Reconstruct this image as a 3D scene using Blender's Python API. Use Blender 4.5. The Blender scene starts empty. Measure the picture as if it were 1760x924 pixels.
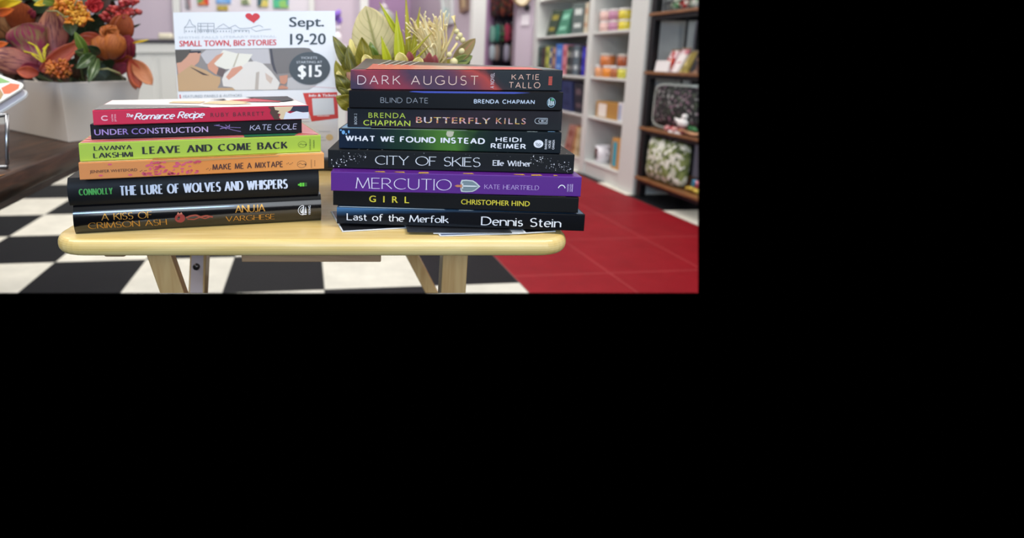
import bpy, bmesh, math, random
from mathutils import Vector, Matrix
R = math.radians
rnd = random.Random(7)
C = bpy.context.scene.collection
SC = bpy.context.scene

# ------------------------------------------------------------------ camera, light, exposure
F, PX, PY, CAMZ = 980.0, 610.0, 272.0, 0.695          # focal length and optical axis in pixels of the 1760x924 frame
PITCH = math.atan(174 / 980)
cd = bpy.data.cameras.new('camera'); cam = bpy.data.objects.new('camera', cd); C.objects.link(cam)
cam.location = (0, 0, CAMZ); cam.rotation_euler = (math.pi / 2 - PITCH, 0, 0)
cd.sensor_fit = 'HORIZONTAL'; cd.sensor_width = 36; cd.lens = F / 1760 * 36
cd.shift_x = (880 - PX) / 1760; cd.shift_y = (PY - 462) / 1760
cd.clip_start = 0.02; cd.clip_end = 60
cd.dof.use_dof = True; cd.dof.focus_distance = 0.53; cd.dof.aperture_fstop = 4.6
SC.camera = cam
SC.view_settings.view_transform = 'Standard'; SC.view_settings.look = 'None'
SC.view_settings.gamma = 1; SC.view_settings.use_curve_mapping = False
SC.view_settings.exposure = 0.22
w = bpy.data.worlds.new('World'); SC.world = w; w.use_nodes = True
w.node_tree.nodes['Background'].inputs[0].default_value = (0, 0, 0, 1)
w.node_tree.nodes['Background'].inputs[1].default_value = 0.0     # a closed shop, and black beyond the cut image edges: no sky

def area(name, loc, target, sx, sy, power, col=(1, 1, 1)):
    l = bpy.data.lights.new(name, 'AREA'); l.shape = 'RECTANGLE'; l.size = sx; l.size_y = sy; l.energy = power; l.color = col
    o = bpy.data.objects.new(name, l); C.objects.link(o); o.location = loc
    o.rotation_euler = (Vector(target) - Vector(loc)).to_track_quat('-Z', 'Y').to_euler()
    return o
for k, (x, y) in enumerate([(-1.3, 0.1), (0.9, 0.1), (-1.3, 2.2), (0.7, 2.2), (-0.6, 3.6)]):
    area('ceiling_panel_light', (x, y, 2.05), (x, y, 0), 1.3, 0.6, [23, 22, 23, 16, 15][k], (1.0, 0.97, 0.93))
area('nook_fill_light', (0.95, 3.75, 2.0), (0.85, 4.4, 0.6), 0.6, 0.4, 16, (1.0, 0.97, 0.93))  # added fill that brightens the dark nook, not a shop fitting
area('passage_fill_light', (0.45, 4.75, 2.0), (0.3, 5.3, .6), 0.6, 0.4, 9, (1.0, 0.97, 0.93))  # unseen helper lamp, added to lift the recess behind the bouquet
area('shop_window_light', (0.75, -1.8, 1.2), (0, 0.6, 0.6), 2.4, 1.2, 27, (0.92, 0.96, 1.0))
area('blue_reflection_light', (-.28, -1.25, 1.10), (-.15, .5, .55), 0.95, 0.17, 15, (0.42, 0.66, 1.0))  # added blue strip, placed for the reflected band on the bottom hardcover

# ------------------------------------------------------------------ helpers
def ray(x, y):
    return Vector((0, math.cos(PITCH), -math.sin(PITCH))) + Vector((1, 0, 0)) * ((x - PX) / F) - Vector((0, math.sin(PITCH), math.cos(PITCH))) * ((y - PY) / F)
CAM = Vector((0, 0, CAMZ))
def at(x, y, Y):                       # the point seen at pixel (x, y) that lies Y metres in front of the camera
    d = ray(x, y); return CAM + d * (Y / d.y)
GS, GC = math.sin(R(5)), math.cos(R(5))              # the shop's own axes: u across, v along the shelves
UA, VA = Vector((GC, GS, 0)), Vector((-GS, GC, 0))
def uvz(u, v, z): return UA * u + VA * v + Vector((0, 0, z))
def on_u(x, y, u):                     # pixel -> (v, z) on the upright plane u = const
    d = ray(x, y); p = CAM + d * ((u - CAM.dot(UA)) / d.dot(UA)); return p.dot(VA), p.z
def on_v(x, y, v):
    d = ray(x, y); p = CAM + d * ((v - CAM.dot(VA)) / d.dot(VA)); return p.dot(UA), p.z

def lin(h):
    if not isinstance(h, str): return tuple(h) + (1,) if len(h) == 3 else tuple(h)
    h = h.lstrip('#'); v = [int(h[i:i + 2], 16) / 255 for i in (0, 2, 4)]
    return tuple((c / 12.92 if c <= .04045 else ((c + .055) / 1.055) ** 2.4) for c in v) + (1,)
MC = {}
def mat(h, rough=.5, metal=0.0, coat=0.0, spec=.5, trans=0.0, emit=None, var=0.0, vs=60, name=None):
    key = (h, rough, metal, coat, spec, trans, var, vs)
    if key in MC: return MC[key]
    m = bpy.data.materials.new(name or 'paint'); m.use_nodes = True
    nt = m.node_tree; b = nt.nodes['Principled BSDF']
    b.inputs['Base Color'].default_value = lin(h); b.inputs['Roughness'].default_value = rough; b.inputs['Metallic'].default_value = metal
    b.inputs['Coat Weight'].default_value = coat; b.inputs['Coat Roughness'].default_value = .08
    b.inputs['Specular IOR Level'].default_value = spec; b.inputs['Transmission Weight'].default_value = trans
    if var:
        tc = nt.nodes.new('ShaderNodeTexCoord'); no = nt.nodes.new('ShaderNodeTexNoise'); no.inputs['Scale'].default_value = vs; no.inputs['Detail'].default_value = 4
        hs = nt.nodes.new('ShaderNodeHueSaturation'); mr = nt.nodes.new('ShaderNodeMapRange')
        mr.inputs['To Min'].default_value = 1 - var; mr.inputs['To Max'].default_value = 1 + var
        nt.links.new(tc.outputs['Object'], no.inputs['Vector']); nt.links.new(no.outputs['Fac'], mr.inputs['Value'])
        nt.links.new(mr.outputs['Result'], hs.inputs['Value']); hs.inputs['Color'].default_value = lin(h)
        nt.links.new(hs.outputs['Color'], b.inputs['Base Color'])
    MC[key] = m; return m
def node_mat(name, rough=.5, coat=0.0, spec=.5):
    m = bpy.data.materials.new(name); m.use_nodes = True; nt = m.node_tree; b = nt.nodes['Principled BSDF']
    b.inputs['Roughness'].default_value = rough; b.inputs['Coat Weight'].default_value = coat; b.inputs['Coat Roughness'].default_value = .06
    b.inputs['Specular IOR Level'].default_value = spec
    return m, nt, b
def ramp(nt, stops, interp='LINEAR'):
    r = nt.nodes.new('ShaderNodeValToRGB'); r.color_ramp.interpolation = interp; e = r.color_ramp.elements
    while len(e) < len(stops): e.new(.5)
    for i, (p, c) in enumerate(stops): e[i].position = p; e[i].color = lin(c)
    return r
def ramp_mat(name, L, stops, th=.016, wob=.25, zw=0.0, scale=55, rough=.4, coat=.06, axis='X', interp='LINEAR', off=0.0):
    """print that changes along the spine (local x / L), broken up by noise; zw mixes in height"""
    m, nt, b = node_mat(name, rough, coat, .14)
    tc = nt.nodes.new('ShaderNodeTexCoord'); sp = nt.nodes.new('ShaderNodeSeparateXYZ'); nt.links.new(tc.outputs['Object'], sp.inputs[0])
    no = nt.nodes.new('ShaderNodeTexNoise'); no.inputs['Scale'].default_value = scale; no.inputs['Detail'].default_value = 3
    nt.links.new(tc.outputs['Object'], no.inputs['Vector'])
    def M(op, a, bb):
        n = nt.nodes.new('ShaderNodeMath'); n.operation = op
        for i, q in enumerate((a, bb)):
            if isinstance(q, (int, float)): n.inputs[i].default_value = q
            else: nt.links.new(q, n.inputs[i])
        return n.outputs[0]
    t = M('DIVIDE', sp.outputs['X' if axis == 'X' else 'Z'], L)
    t = M('ADD', t, M('MULTIPLY', M('SUBTRACT', no.outputs['Fac'], .5), wob))
    if off: t = M('ADD', t, off)
    if zw: t = M('ADD', t, M('MULTIPLY', M('SUBTRACT', M('DIVIDE', sp.outputs['Z'], th), .5), zw))
    r = ramp(nt, stops, interp); nt.links.new(t, r.inputs[0]); nt.links.new(r.outputs[0], b.inputs['Base Color'])
    return m
def spot_mat(name, cols, scale=60, rough=.8, rnd_=1.0):          # printed or woven cloth: random cells of several colours
    m, nt, b = node_mat(name, rough)
    tc = nt.nodes.new('ShaderNodeTexCoord'); vo = nt.nodes.new('ShaderNodeTexVoronoi'); vo.inputs['Scale'].default_value = scale
    vo.inputs['Randomness'].default_value = rnd_
    nt.links.new(tc.outputs['Object'], vo.inputs['Vector']); sp = nt.nodes.new('ShaderNodeSeparateColor'); nt.links.new(vo.outputs['Color'], sp.inputs[0])
    r = ramp(nt, [(i / len(cols), c) for i, c in enumerate(cols)], 'CONSTANT'); nt.links.new(sp.outputs[0], r.inputs[0]); nt.links.new(r.outputs[0], b.inputs['Base Color'])
    return m
def wood_mat(name, a, bcol, scale=(3, 40, 40), rough=.4, coat=.25, dist=2.0):
    m, nt, b = node_mat(name, rough, coat)
    tc = nt.nodes.new('ShaderNodeTexCoord'); mp = nt.nodes.new('ShaderNodeMapping'); mp.inputs['Scale'].default_value = scale
    no = nt.nodes.new('ShaderNodeTexNoise'); no.inputs['Scale'].default_value = 2.0; no.inputs['Detail'].default_value = 6; no.inputs['Distortion'].default_value = dist
    nt.links.new(tc.outputs['Object'], mp.inputs[0]); nt.links.new(mp.outputs[0], no.inputs['Vector'])
    r = ramp(nt, [(.3, a), (.7, bcol)]); nt.links.new(no.outputs['Fac'], r.inputs[0]); nt.links.new(r.outputs[0], b.inputs['Base Color'])
    return m

def link(name, me, m, parent=None, smooth=False):
    for mm in (m if isinstance(m, (list, tuple)) else [m]): me.materials.append(mm)
    o = bpy.data.objects.new(name, me); C.objects.link(o)
    if smooth:
        for p in me.polygons: p.use_smooth = True
    if parent:
        o.parent = parent
        if parent.get('world'): o.location = -Vector(parent.location)     # built in world coordinates under an unrotated Empty
    return o
class MB:
    """collects shapes; build() links them as ONE mesh object"""
    def __init__(s): s.b = bmesh.new(); s.mi = 0
    def face(s, vs):
        try: f = s.b.faces.new(vs); f.material_index = s.mi; return f
        except ValueError: return None
    def box(s, lo, hi, fr=None, bev=0.0, seg=2):
        pts = [Vector((x, y, z)) for x in (lo[0], hi[0]) for y in (lo[1], hi[1]) for z in (lo[2], hi[2])]
        if fr: pts = [fr(*p) if callable(fr) else fr @ p for p in pts]
        v = [s.b.verts.new(p) for p in pts]
        fs = [s.face([v[i] for i in q]) for q in ((0, 1, 3, 2), (4, 6, 7, 5), (0, 4, 5, 1), (2, 3, 7, 6), (0, 2, 6, 4), (1, 5, 7, 3))]
        if bev:
            es = list({e for f in fs if f for e in f.edges})
            bmesh.ops.bevel(s.b, geom=es, offset=bev, segments=seg, profile=.5, affect='EDGES', clamp_overlap=True)
        return s
    def hexa(s, p8, bev=0.0):                       # bottom ring of 4, top ring of 4
        v = [s.b.verts.new(p) for p in p8]
        fs = [s.face([v[i] for i in q]) for q in ((3, 2, 1, 0), (4, 5, 6, 7), (0, 1, 5, 4), (1, 2, 6, 5), (2, 3, 7, 6), (3, 0, 4, 7))]
        if bev: bmesh.ops.bevel(s.b, geom=list({e for f in fs if f for e in f.edges}), offset=bev, segments=2, profile=.5, affect='EDGES', clamp_overlap=True)
        return s
    def prism(s, ring, off):                        # closed ring of points extruded by a vector
        off = Vector(off); a = [s.b.verts.new(p) for p in ring]; bb = [s.b.verts.new(Vector(p) + off) for p in ring]
        s.face(list(reversed(a))); s.face(bb); n = len(ring)
        for i in range(n): s.face([a[i], a[(i + 1) % n], bb[(i + 1) % n], bb[i]])
        return s
    def flat(s, ring): s.face([s.b.verts.new(p) for p in ring]); return s
    def tube(s, pts, r, n=8, caps=True):
        pts = [Vector(p) for p in pts]; rs = r if isinstance(r, (list, tuple)) else [r] * len(pts); rings = []
        for i, p in enumerate(pts):
            t = (pts[min(i + 1, len(pts) - 1)] - pts[max(i - 1, 0)]).normalized()
            a = t.cross(Vector((0, 0, 1)));  a = t.cross(Vector((1, 0, 0))) if a.length < .1 else a
            a.normalize(); bb = t.cross(a)
            rings.append([s.b.verts.new(p + (a * math.cos(2 * math.pi * k / n) + bb * math.sin(2 * math.pi * k / n)) * rs[i]) for k in range(n)])
        for q, w_ in zip(rings, rings[1:]):
            for k in range(n): s.face([q[k], q[(k + 1) % n], w_[(k + 1) % n], w_[k]])
        if caps: s.face(list(reversed(rings[0]))); s.face(rings[-1])
        return s
    def lathe(s, c, prof, n=20, sx=1, sy=1):         # prof: (radius, z)
        c = Vector(c); rings = []
        for r_, z in prof: rings.append([s.b.verts.new(c + Vector((r_ * sx * math.cos(2 * math.pi * k / n), r_ * sy * math.sin(2 * math.pi * k / n), z))) for k in range(n)])
        for q, w_ in zip(rings, rings[1:]):
            for k in range(n): s.face([q[k], q[(k + 1) % n], w_[(k + 1) % n], w_[k]])
        s.face(list(reversed(rings[0]))); s.face(rings[-1]); return s
    def ball(s, c, r, sub=2, sc=(1, 1, 1)):
        ret = bmesh.ops.create_icosphere(s.b, subdivisions=sub, radius=r)
        for v in ret['verts']: v.co = Vector((v.co.x * sc[0], v.co.y * sc[1], v.co.z * sc[2])) + Vector(c)
        for f in {f for v in ret['verts'] for f in v.link_faces}: f.material_index = s.mi
        return s
    def sheet(s, fn, nu, nv, uv=True):
        g = [[s.b.verts.new(fn(i / nu, j / nv)) for j in range(nv + 1)] for i in range(nu + 1)]
        lay = s.b.loops.layers.uv.verify() if uv else None
        for i in range(nu):
            for j in range(nv):
                f = s.face([g[i][j], g[i + 1][j], g[i + 1][j + 1], g[i][j + 1]])
                if f and lay:
                    for l, q in zip(f.loops, ((i, j), (i + 1, j), (i + 1, j + 1), (i, j + 1))): l[lay].uv = (q[0] / nu, q[1] / nv)
        return s
    def build(s, name, m, parent=None, smooth=False, thick=0.0, bevel=0.0, fix=True):
        if fix: bmesh.ops.recalc_face_normals(s.b, faces=s.b.faces)
        me = bpy.data.meshes.new(name); s.b.to_mesh(me); s.b.free(); o = link(name, me, m, parent, smooth)
        if thick: md = o.modifiers.new('solid', 'SOLIDIFY'); md.thickness = thick; md.offset = 0
        if bevel: md = o.modifiers.new('bevel', 'BEVEL'); md.width = bevel; md.segments = 2; md.limit_method = 'ANGLE'
        return o
def tag(o, label=None, cat=None, group=None, kind=None):
    for k, v in (('label', label), ('category', cat), ('group', group), ('kind', kind)):
        if v: o[k] = v
    return o
def empty(name, loc, label, cat, group=None, rz=0.0, world=True):
    o = bpy.data.objects.new(name, None); C.objects.link(o); o.location = loc; o.rotation_euler = (0, 0, rz); o.empty_display_size = .05
    if world: o['world'] = 1
    return tag(o, label, cat, group)

# ------------------------------------------------------------------ lettering: skeleton letters drawn with a nib, and the built-in sans
def A(cx, cy, rx, ry, a0, a1, n=16): return [(cx + rx * math.cos(R(a0 + (a1 - a0) * i / n)), cy + ry * math.sin(R(a0 + (a1 - a0) * i / n))) for i in range(n + 1)]
def S1(*p): return list(p)
XH = .66
GL = {
 'A': (.80, [S1((0, 0), (.4, 1)), S1((.4, 1), (.8, 0)), S1((.15, .34), (.65, .34))]),
 'B': (.60, [S1((0, 0), (0, 1)), [(0, 1), (.3, 1)] + A(.3, .76, .25, .24, 90, -90) + [(0, .52)], [(0, .52), (.33, .52)] + A(.33, .26, .27, .26, 90, -90) + [(0, 0)]]),
 'C': (.80, [A(.47, .5, .47, .5, 50, 310, 24)]),
 'D': (.78, [S1((0, 0), (0, 1)), [(0, 1), (.3, 1)] + A(.3, .5, .48, .5, 90, -90, 20) + [(0, 0)]]),
 'E': (.54, [S1((0, 0), (0, 1)), S1((0, 1), (.52, 1)), S1((0, .52), (.46, .52)), S1((0, 0), (.54, 0))]),
 'F': (.52, [S1((0, 0), (0, 1)), S1((0, 1), (.52, 1)), S1((0, .52), (.44, .52))]),
 'G': (.86, [A(.47, .5, .47, .5, 50, 318, 24) + [(.84, .2)], S1((.84, 0.1), (.84, .44)), S1((.56, .44), (.86, .44))]),
 'H': (.72, [S1((0, 0), (0, 1)), S1((.72, 0), (.72, 1)), S1((0, .52), (.72, .52))]),
 'I': (.02, [S1((0, 0), (0, 1))]),
 'J': (.38, [[(.36, 1), (.36, .24)] + A(.17, .22, .19, .22, 0, -140)]),
 'K': (.68, [S1((0, 0), (0, 1)), S1((.62, 1), (0, .42)), S1((.2, .6), (.68, 0))]),
 'L': (.52, [S1((0, 0), (0, 1)), S1((0, 0), (.52, 0))]),
 'M': (.92, [S1((0, 0), (.1, 1)), S1((.1, 1), (.46, .02)), S1((.46, .02), (.82, 1)), S1((.82, 1), (.92, 0))]),
 'N': (.76, [S1((0, 0), (0, 1)), S1((0, 1), (.76, 0)), S1((.76, 0), (.76, 1))]),
 'O': (.96, [A(.48, .5, .48, .5, 90, 450, 32)]),
 'P': (.56, [S1((0, 0), (0, 1)), [(0, 1), (.28, 1)] + A(.28, .73, .28, .27, 90, -90) + [(0, .46)]]),
 'R': (.66, [S1((0, 0), (0, 1)), [(0, 1), (.28, 1)] + A(.28, .74, .27, .26, 90, -90) + [(0, .48)], S1((.26, .48), (.66, 0))]),
 'S': (.54, [A(.28, .75, .25, .25, 40, 250, 16) + A(.26, .25, .27, .27, 70, -145, 16)]),
 'T': (.70, [S1((.35, 0), (.35, 1)), S1((0, 1), (.7, 1))]),
 'U': (.70, [[(0, 1), (0, .32)] + A(.35, .32, .35, .32, 180, 360, 18) + [(.7, 1)]]),
 'V': (.78, [S1((0, 1), (.39, 0)), S1((.39, 0), (.78, 1))]),
 'W': (1.12, [S1((0, 1), (.29, 0)), S1((.29, 0), (.56, .98)), S1((.56, .98), (.83, 0)), S1((.83, 0), (1.12, 1))]),
 'X': (.68, [S1((0, 1), (.68, 0)), S1((0, 0), (.68, 1))]),
 'Y': (.72, [S1((0, 1), (.36, .46)), S1((.36, .46), (.72, 1)), S1((.36, .46), (.36, 0))]),
 'a': (.46, [[(.05, .55)] + A(.23, .46, .19, .2, 140, 0, 10) + [(.42, 0)], A(.23, .18, .2, .18, 60, 330, 14)]),
 'c': (.46, [A(.27, .33, .27, .33, 50, 310, 18)]),
 'd': (.52, [S1((.5, 1.02), (.5, 0)), A(.26, .33, .25, .33, 30, 330, 18)]),
 'e': (.50, [S1((.03, .35), (.5, .35)), A(.265, .33, .25, .33, 4, 310, 20)]),
 'f': (.36, [[(.14, 0), (.14, .8)] + A(.31, .82, .17, .2, 180, 60, 8), S1((0, .64), (.32, .64))]),
 'h': (.50, [S1((0, 0), (0, 1.02)), A(.25, .4, .25, .25, 165, 0, 10) + [(.5, 0)]]),
 'i': (.04, [S1((0, 0), (0, XH)), S1((-.01, .86), (.01, .94))]),
 'k': (.50, [S1((0, 0), (0, 1.02)), S1((.46, XH), (0, .28)), S1((.16, .4), (.52, 0))]),
 'l': (.04, [S1((0, 0), (0, 1.02))]),
 'm': (.84, [S1((0, 0), (0, XH)), A(.21, .4, .21, .25, 165, 0, 10) + [(.42, 0)], A(.63, .4, .21, .25, 165, 0, 10) + [(.84, 0)]]),
 'n': (.50, [S1((0, 0), (0, XH)), A(.25, .4, .25, .25, 165, 0, 10) + [(.5, 0)]]),
 'o': (.54, [A(.27, .33, .27, .33, 90, 450, 24)]),
 'p': (.52, [S1((0, -.32), (0, XH)), A(.26, .33, .26, .33, 150, -150, 18)]),
 'r': (.32, [S1((0, 0), (0, XH)), A(.24, .42, .24, .24, 170, 60, 8)]),
 's': (.36, [A(.19, .49, .16, .17, 45, 250, 12) + A(.17, .17, .18, .18, 70, -145, 12)]),
 't': (.32, [[(.13, .9), (.13, .16)] + A(.27, .15, .14, .15, 180, 300, 8), S1((0, .64), (.31, .64))]),
 'u': (.50, [[(0, XH), (0, .25)] + A(.24, .25, .24, .25, 180, 340, 10), S1((.5, XH), (.5, 0))]),
 'w': (.76, [S1((0, XH), (.2, 0)), S1((.2, 0), (.38, XH)), S1((.38, XH), (.56, 0)), S1((.56, 0), (.76, XH))]),
}
def nib_text(txt, x0, x1, z0, z1, wt=.12, thin=1.0, nib=0.0, serif=0.0, track=.2, slant=0.0, yf=None, wob=0.0):
    """mesh of a line of lettering in the book frame (x right, z up, facing -y); wt = stem weight as a share of the cap height"""
    h = z1 - z0; wt_m = wt * h; items = []; cx = 0
    for ch in txt:
        if ch == ' ': cx += .42 + track * .6; continue
        adv, st = GL[ch]; items.append((cx, st)); cx += adv + track
    W = cx - track; sx = (x1 - x0 - wt_m) / W; b = bmesh.new(); k = 0
    def add(pts, wf):
        nonlocal k; k += 1; yo = -.00025 - .000004 * (k % 9); n = len(pts); prev = None
        for i, p in enumerate(pts):
            a = pts[max(i - 1, 0)]; c = pts[min(i + 1, n - 1)]; dx, dz = c[0] - a[0], c[1] - a[1]; L = math.hypot(dx, dz) or 1e-9
            hw = wf(dx / L, dz / L) / 2; nx, nz = -dz / L * hw, dx / L * hw
            q = []
            for sgn in (1, -1):
                X, Z = p[0] + sgn * nx, p[1] + sgn * nz
                q.append(b.verts.new((X, (yf(X, Z) if yf else 0) + yo, Z)))
            if prev: b.faces.new((prev[0], prev[1], q[1], q[0]))
            prev = q
    ca, sa = math.cos(R(nib)), math.sin(R(nib))
    pen = lambda dx, dz: wt_m * (thin + (1 - thin) * abs(dz * ca - dx * sa))
    for gx, st in items:
        wx, wz = rnd.uniform(-wob, wob), rnd.uniform(-wob, wob)
        for s in st:
            d = [s[0]]
            for p in s[1:]:
                q = d[-1]; n = max(1, int(math.hypot(p[0] - q[0], p[1] - q[1]) / .13))
                d += [(q[0] + (p[0] - q[0]) * i / n, q[1] + (p[1] - q[1]) * i / n) for i in range(1, n + 1)]
            T = [(x0 + wt_m / 2 + (gx + x + slant * y + wx) * sx, z0 + (wt_m * .25 if y < .02 else 0) * 0 + (y + wz) * h) for x, y in d]
            add(T, pen)
            if serif and len(s) <= 2 or (serif and s[0][0] == s[1][0]):
                for e, f in ((0, 1), (-1, -2)):
                    if e == -1 and len(s) > 2: continue
                    x, y = s[e]; xx, yy = s[f]
                    if min(abs(y), abs(y - 1), abs(y - XH), abs(y - 1.02), abs(y + .32)) < .01 and abs(yy - y) > 1.3 * abs(xx - x):
                        L = serif * h; X, Z = T[e]
                        add([(X - L, Z), (X - L / 2, Z), (X, Z), (X + L / 2, Z), (X + L, Z)], lambda dx, dz: wt_m * max(.3, thin * .8))
    me = bpy.data.meshes.new('lettering'); b.to_mesh(me); b.free(); return me
def sans_raw(txt, bold=0.0, space=1.0, shear=0.0, fat=0.0):
    cu = bpy.data.curves.new('t', 'FONT'); cu.body = txt;  cu.space_character = space; cu.shear = shear; cu.resolution_u = 3
    o = bpy.data.objects.new('t', cu); C.objects.link(o); bpy.context.view_layer.update()
    me = bpy.data.meshes.new_from_object(o.evaluated_get(bpy.context.evaluated_depsgraph_get()))
    vs = [(v.co.x, v.co.y) for v in me.vertices]; fs = [tuple(p.vertices) for p in me.polygons]
    bpy.data.objects.remove(o); bpy.data.curves.remove(cu); bpy.data.meshes.remove(me)
    x0 = min(v[0] for v in vs); x1 = max(v[0] for v in vs); y0 = min(v[1] for v in vs); y1 = max(v[1] for v in vs)
    fat = max(fat, bold * 1.5 / (x1 - x0)); vs = [((x - x0) / (x1 - x0) / (1 + fat), (y - y0) / (y1 - y0)) for x, y in vs]
    if fat > 0: n = len(vs); fs = fs + [tuple(i + n for i in f) for f in fs]; vs = vs + [(x + fat, y) for x, y in vs]     # doubled strokes
    return vs, fs
def sans_text(txt, fn, **k):             # fn maps (0..1, 0..1) of the line's box to a point
    vs, fs = sans_raw(txt, **k); me = bpy.data.meshes.new('lettering'); P = [Vector(fn(*v)) for v in vs]; n = len(P) // 2
    if fs and len(P) % 2 == 0 and max(fs[0]) < n and len(fs) % 2 == 0 and fs[len(fs) // 2] == tuple(i + n for i in fs[0]):
        P = P[:n] + [p + Vector((0, -.00003, 0)) for p in P[n:]]
    me.from_pydata(P, [], fs); return me

# ------------------------------------------------------------------ setting: floor, ceiling, walls
def floor():
    b = bmesh.new(); lay = b.loops.layers.uv.verify()
    def strip(u0, u1, v0, v1, uo, us, vo, vs, mi):
        n = 6
        for i in range(n):
            a, c = v0 + (v1 - v0) * i / n, v0 + (v1 - v0) * (i + 1) / n
            P = [(u0, a), (u1, a), (u1, c), (u0, c)]
            f = b.faces.new([b.verts.new(uvz(p[0], p[1], 0)) for p in P]); f.material_index = mi
            for l, p in zip(f.loops, P): l[lay].uv = ((p[0] - uo) / us, (p[1] - vo) / vs)
    strip(-4.0, .661, 1.3, 5.6, .05, .305, 1.953, .315, 0)
    strip(.661, 1.632, 1.3, 5.6, .661, .3237, 1.692, .345, 1)
    strip(1.632, 2.0, 1.3, 4.3, 1.632, .305, 2.41, .30, 0)
    bmesh.ops.remove_doubles(b, verts=b.verts, dist=1e-5)
    me = bpy.data.meshes.new('floor'); b.to_mesh(me); b.free()
    def tile(name, c1, c2, seam, check):
        m, nt, p = node_mat(name, .5, .0, .08)
        uv = nt.nodes.new('ShaderNodeUVMap'); tc = nt.nodes.new('ShaderNodeTexCoord')
        br = nt.nodes.new('ShaderNodeTexBrick'); br.offset = 0; br.squash = 1; br.inputs['Scale'].default_value = 1
        br.inputs['Brick Width'].default_value = 1; br.inputs['Row Height'].default_value = 1
        br.inputs['Mortar Size'].default_value = .008 if not check else .005; br.inputs['Mortar Smooth'].default_value = .3; br.inputs['Mortar'].default_value = lin(seam)
        nt.links.new(uv.outputs[0], br.inputs['Vector'])
        no = nt.nodes.new('ShaderNodeTexNoise'); no.inputs['Scale'].default_value = 9; no.inputs['Detail'].default_value = 8; no.inputs['Roughness'].default_value = .7
        nt.links.new(tc.outputs['Object'], no.inputs['Vector'])
        mr = nt.nodes.new('ShaderNodeMapRange'); mr.inputs['From Min'].default_value = .3; mr.inputs['From Max'].default_value = .7
        mr.inputs['To Min'].default_value = .88; mr.inputs['To Max'].default_value = 1.12; nt.links.new(no.outputs['Fac'], mr.inputs['Value'])
        hs = nt.nodes.new('ShaderNodeHueSaturation'); nt.links.new(mr.outputs['Result'], hs.inputs['Value'])
        if check:
            ck = nt.nodes.new('ShaderNodeTexChecker'); ck.inputs['Scale'].default_value = 1; ck.inputs['Color1'].default_value = lin(c1); ck.inputs['Color2'].default_value = lin(c2)
            ad = nt.nodes.new('ShaderNodeVectorMath'); ad.inputs[1].default_value = (100, 100, 1.5); nt.links.new(uv.outputs[0], ad.inputs[0]); nt.links.new(ad.outputs[0], ck.inputs['Vector'])
            nt.links.new(ck.outputs['Color'], br.inputs['Color1']); nt.links.new(ck.outputs['Color'], br.inputs['Color2'])
        else:
            br.inputs['Color1'].default_value = lin(c1); br.inputs['Color2'].default_value = lin(c2)
        nt.links.new(br.outputs['Color'], hs.inputs['Color']); nt.links.new(hs.outputs['Color'], p.inputs['Base Color'])
        return m
    o = link('floor', me, [tile('checker_tile', '#17181b', '#dad7ca', '#55554f', True), tile('red_tile', '#8c1a23', '#841822', '#a04042', False)])
    tag(o, 'black and white checkered vinyl tile floor crossed by a red tiled path', 'floor', kind='structure')
floor()
LILAC = mat('#c9bbc8', .8, var=.02, vs=3)
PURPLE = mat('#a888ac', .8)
LILAC_SHADE = mat('#bd9abb', .8)  # the lilac wall again, with the nook's shade put into its colour
WHITE = mat('#dedfdc', .55, var=.015, vs=4)
def struct(name, b, m, label, cat='wall'): return tag(b.build(name, m), label, cat, kind='structure')
ub = lambda v: on_v(v[0], v[1], v[2])[0]
V1 = 4.3
uA = on_v(625, 60, V1)[0]; uB = on_v(710, 60, 5.2)[0]; uC = on_v(815, 60, 3.95)[0]
struct('ceiling', MB().box((-4, -2.3, 2.1), (2.2, 5.6, 2.14)), mat('#e8e6e0', .9), 'white shop ceiling', 'ceiling')
struct('wall_left', MB().box((-4.06, 1.6, 0), (-4.0, V1, 2.1), uvz), LILAC, 'lilac wall at the left side of the shop')
struct('wall_back', MB().box((-4.0, V1, 0), (uA, V1 + .08, 2.1), uvz), LILAC, 'lilac back wall behind the white counter')
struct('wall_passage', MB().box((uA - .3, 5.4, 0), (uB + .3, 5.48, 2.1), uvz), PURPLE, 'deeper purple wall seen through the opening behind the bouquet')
b = MB(); b.hexa([uvz(uB, 5.4, 0), uvz(uC, 3.95, 0), uvz(uC + .06, 3.97, 0), uvz(uB + .06, 5.42, 0), uvz(uB, 5.4, 2.1), uvz(uC, 3.95, 2.1), uvz(uC + .06, 3.97, 2.1), uvz(uB + .06, 5.42, 2.1)])
struct('wall_side', b, LILAC, 'lilac side wall running back from the white post')
uN0, uN1 = on_v(826, 60, 4.75)[0], on_v(892, 60, 4.75)[0]
struct('wall_nook', MB().box((uN0 - .2, 4.75, 0), (uN1 + .1, 4.8, 2.1), uvz), LILAC_SHADE, 'lilac wall of the nook behind the hanging display, coloured pinkish for its shade')
uD = on_v(887, 60, 4.15)[0]
struct('wall_pier', MB().box((uD, 4.15, 0), (1.72, 4.22, 2.1), uvz), LILAC, 'narrow lilac wall beside the white bookcase')
struct('wall_right', MB().box((2.0, 1.8, 0), (2.06, 4.2, 2.1), uvz), LILAC, 'lilac wall behind the black metal rack')
def trim(n, x0, x1, v, dep, label):
    struct('trim_%d' % n, MB().box((on_v(x0, 60, v)[0], v - dep, 0), (on_v(x1, 60, v)[0], v, 2.1), uvz, bev=.006), WHITE, label, 'trim')
trim(1, 618, 632, V1 - .002, .04, 'white door casing behind the large tan leaf')
trim(2, 806, 829, 3.95, .07, 'broad white post left of the hanging display')
trim(3, 300, 313, V1 - .002, .03, 'white vertical strip at the left edge of the picture board')
trim(4, 531, 541, V1 - .002, .03, 'white vertical strip at the right edge of the picture board')

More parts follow.
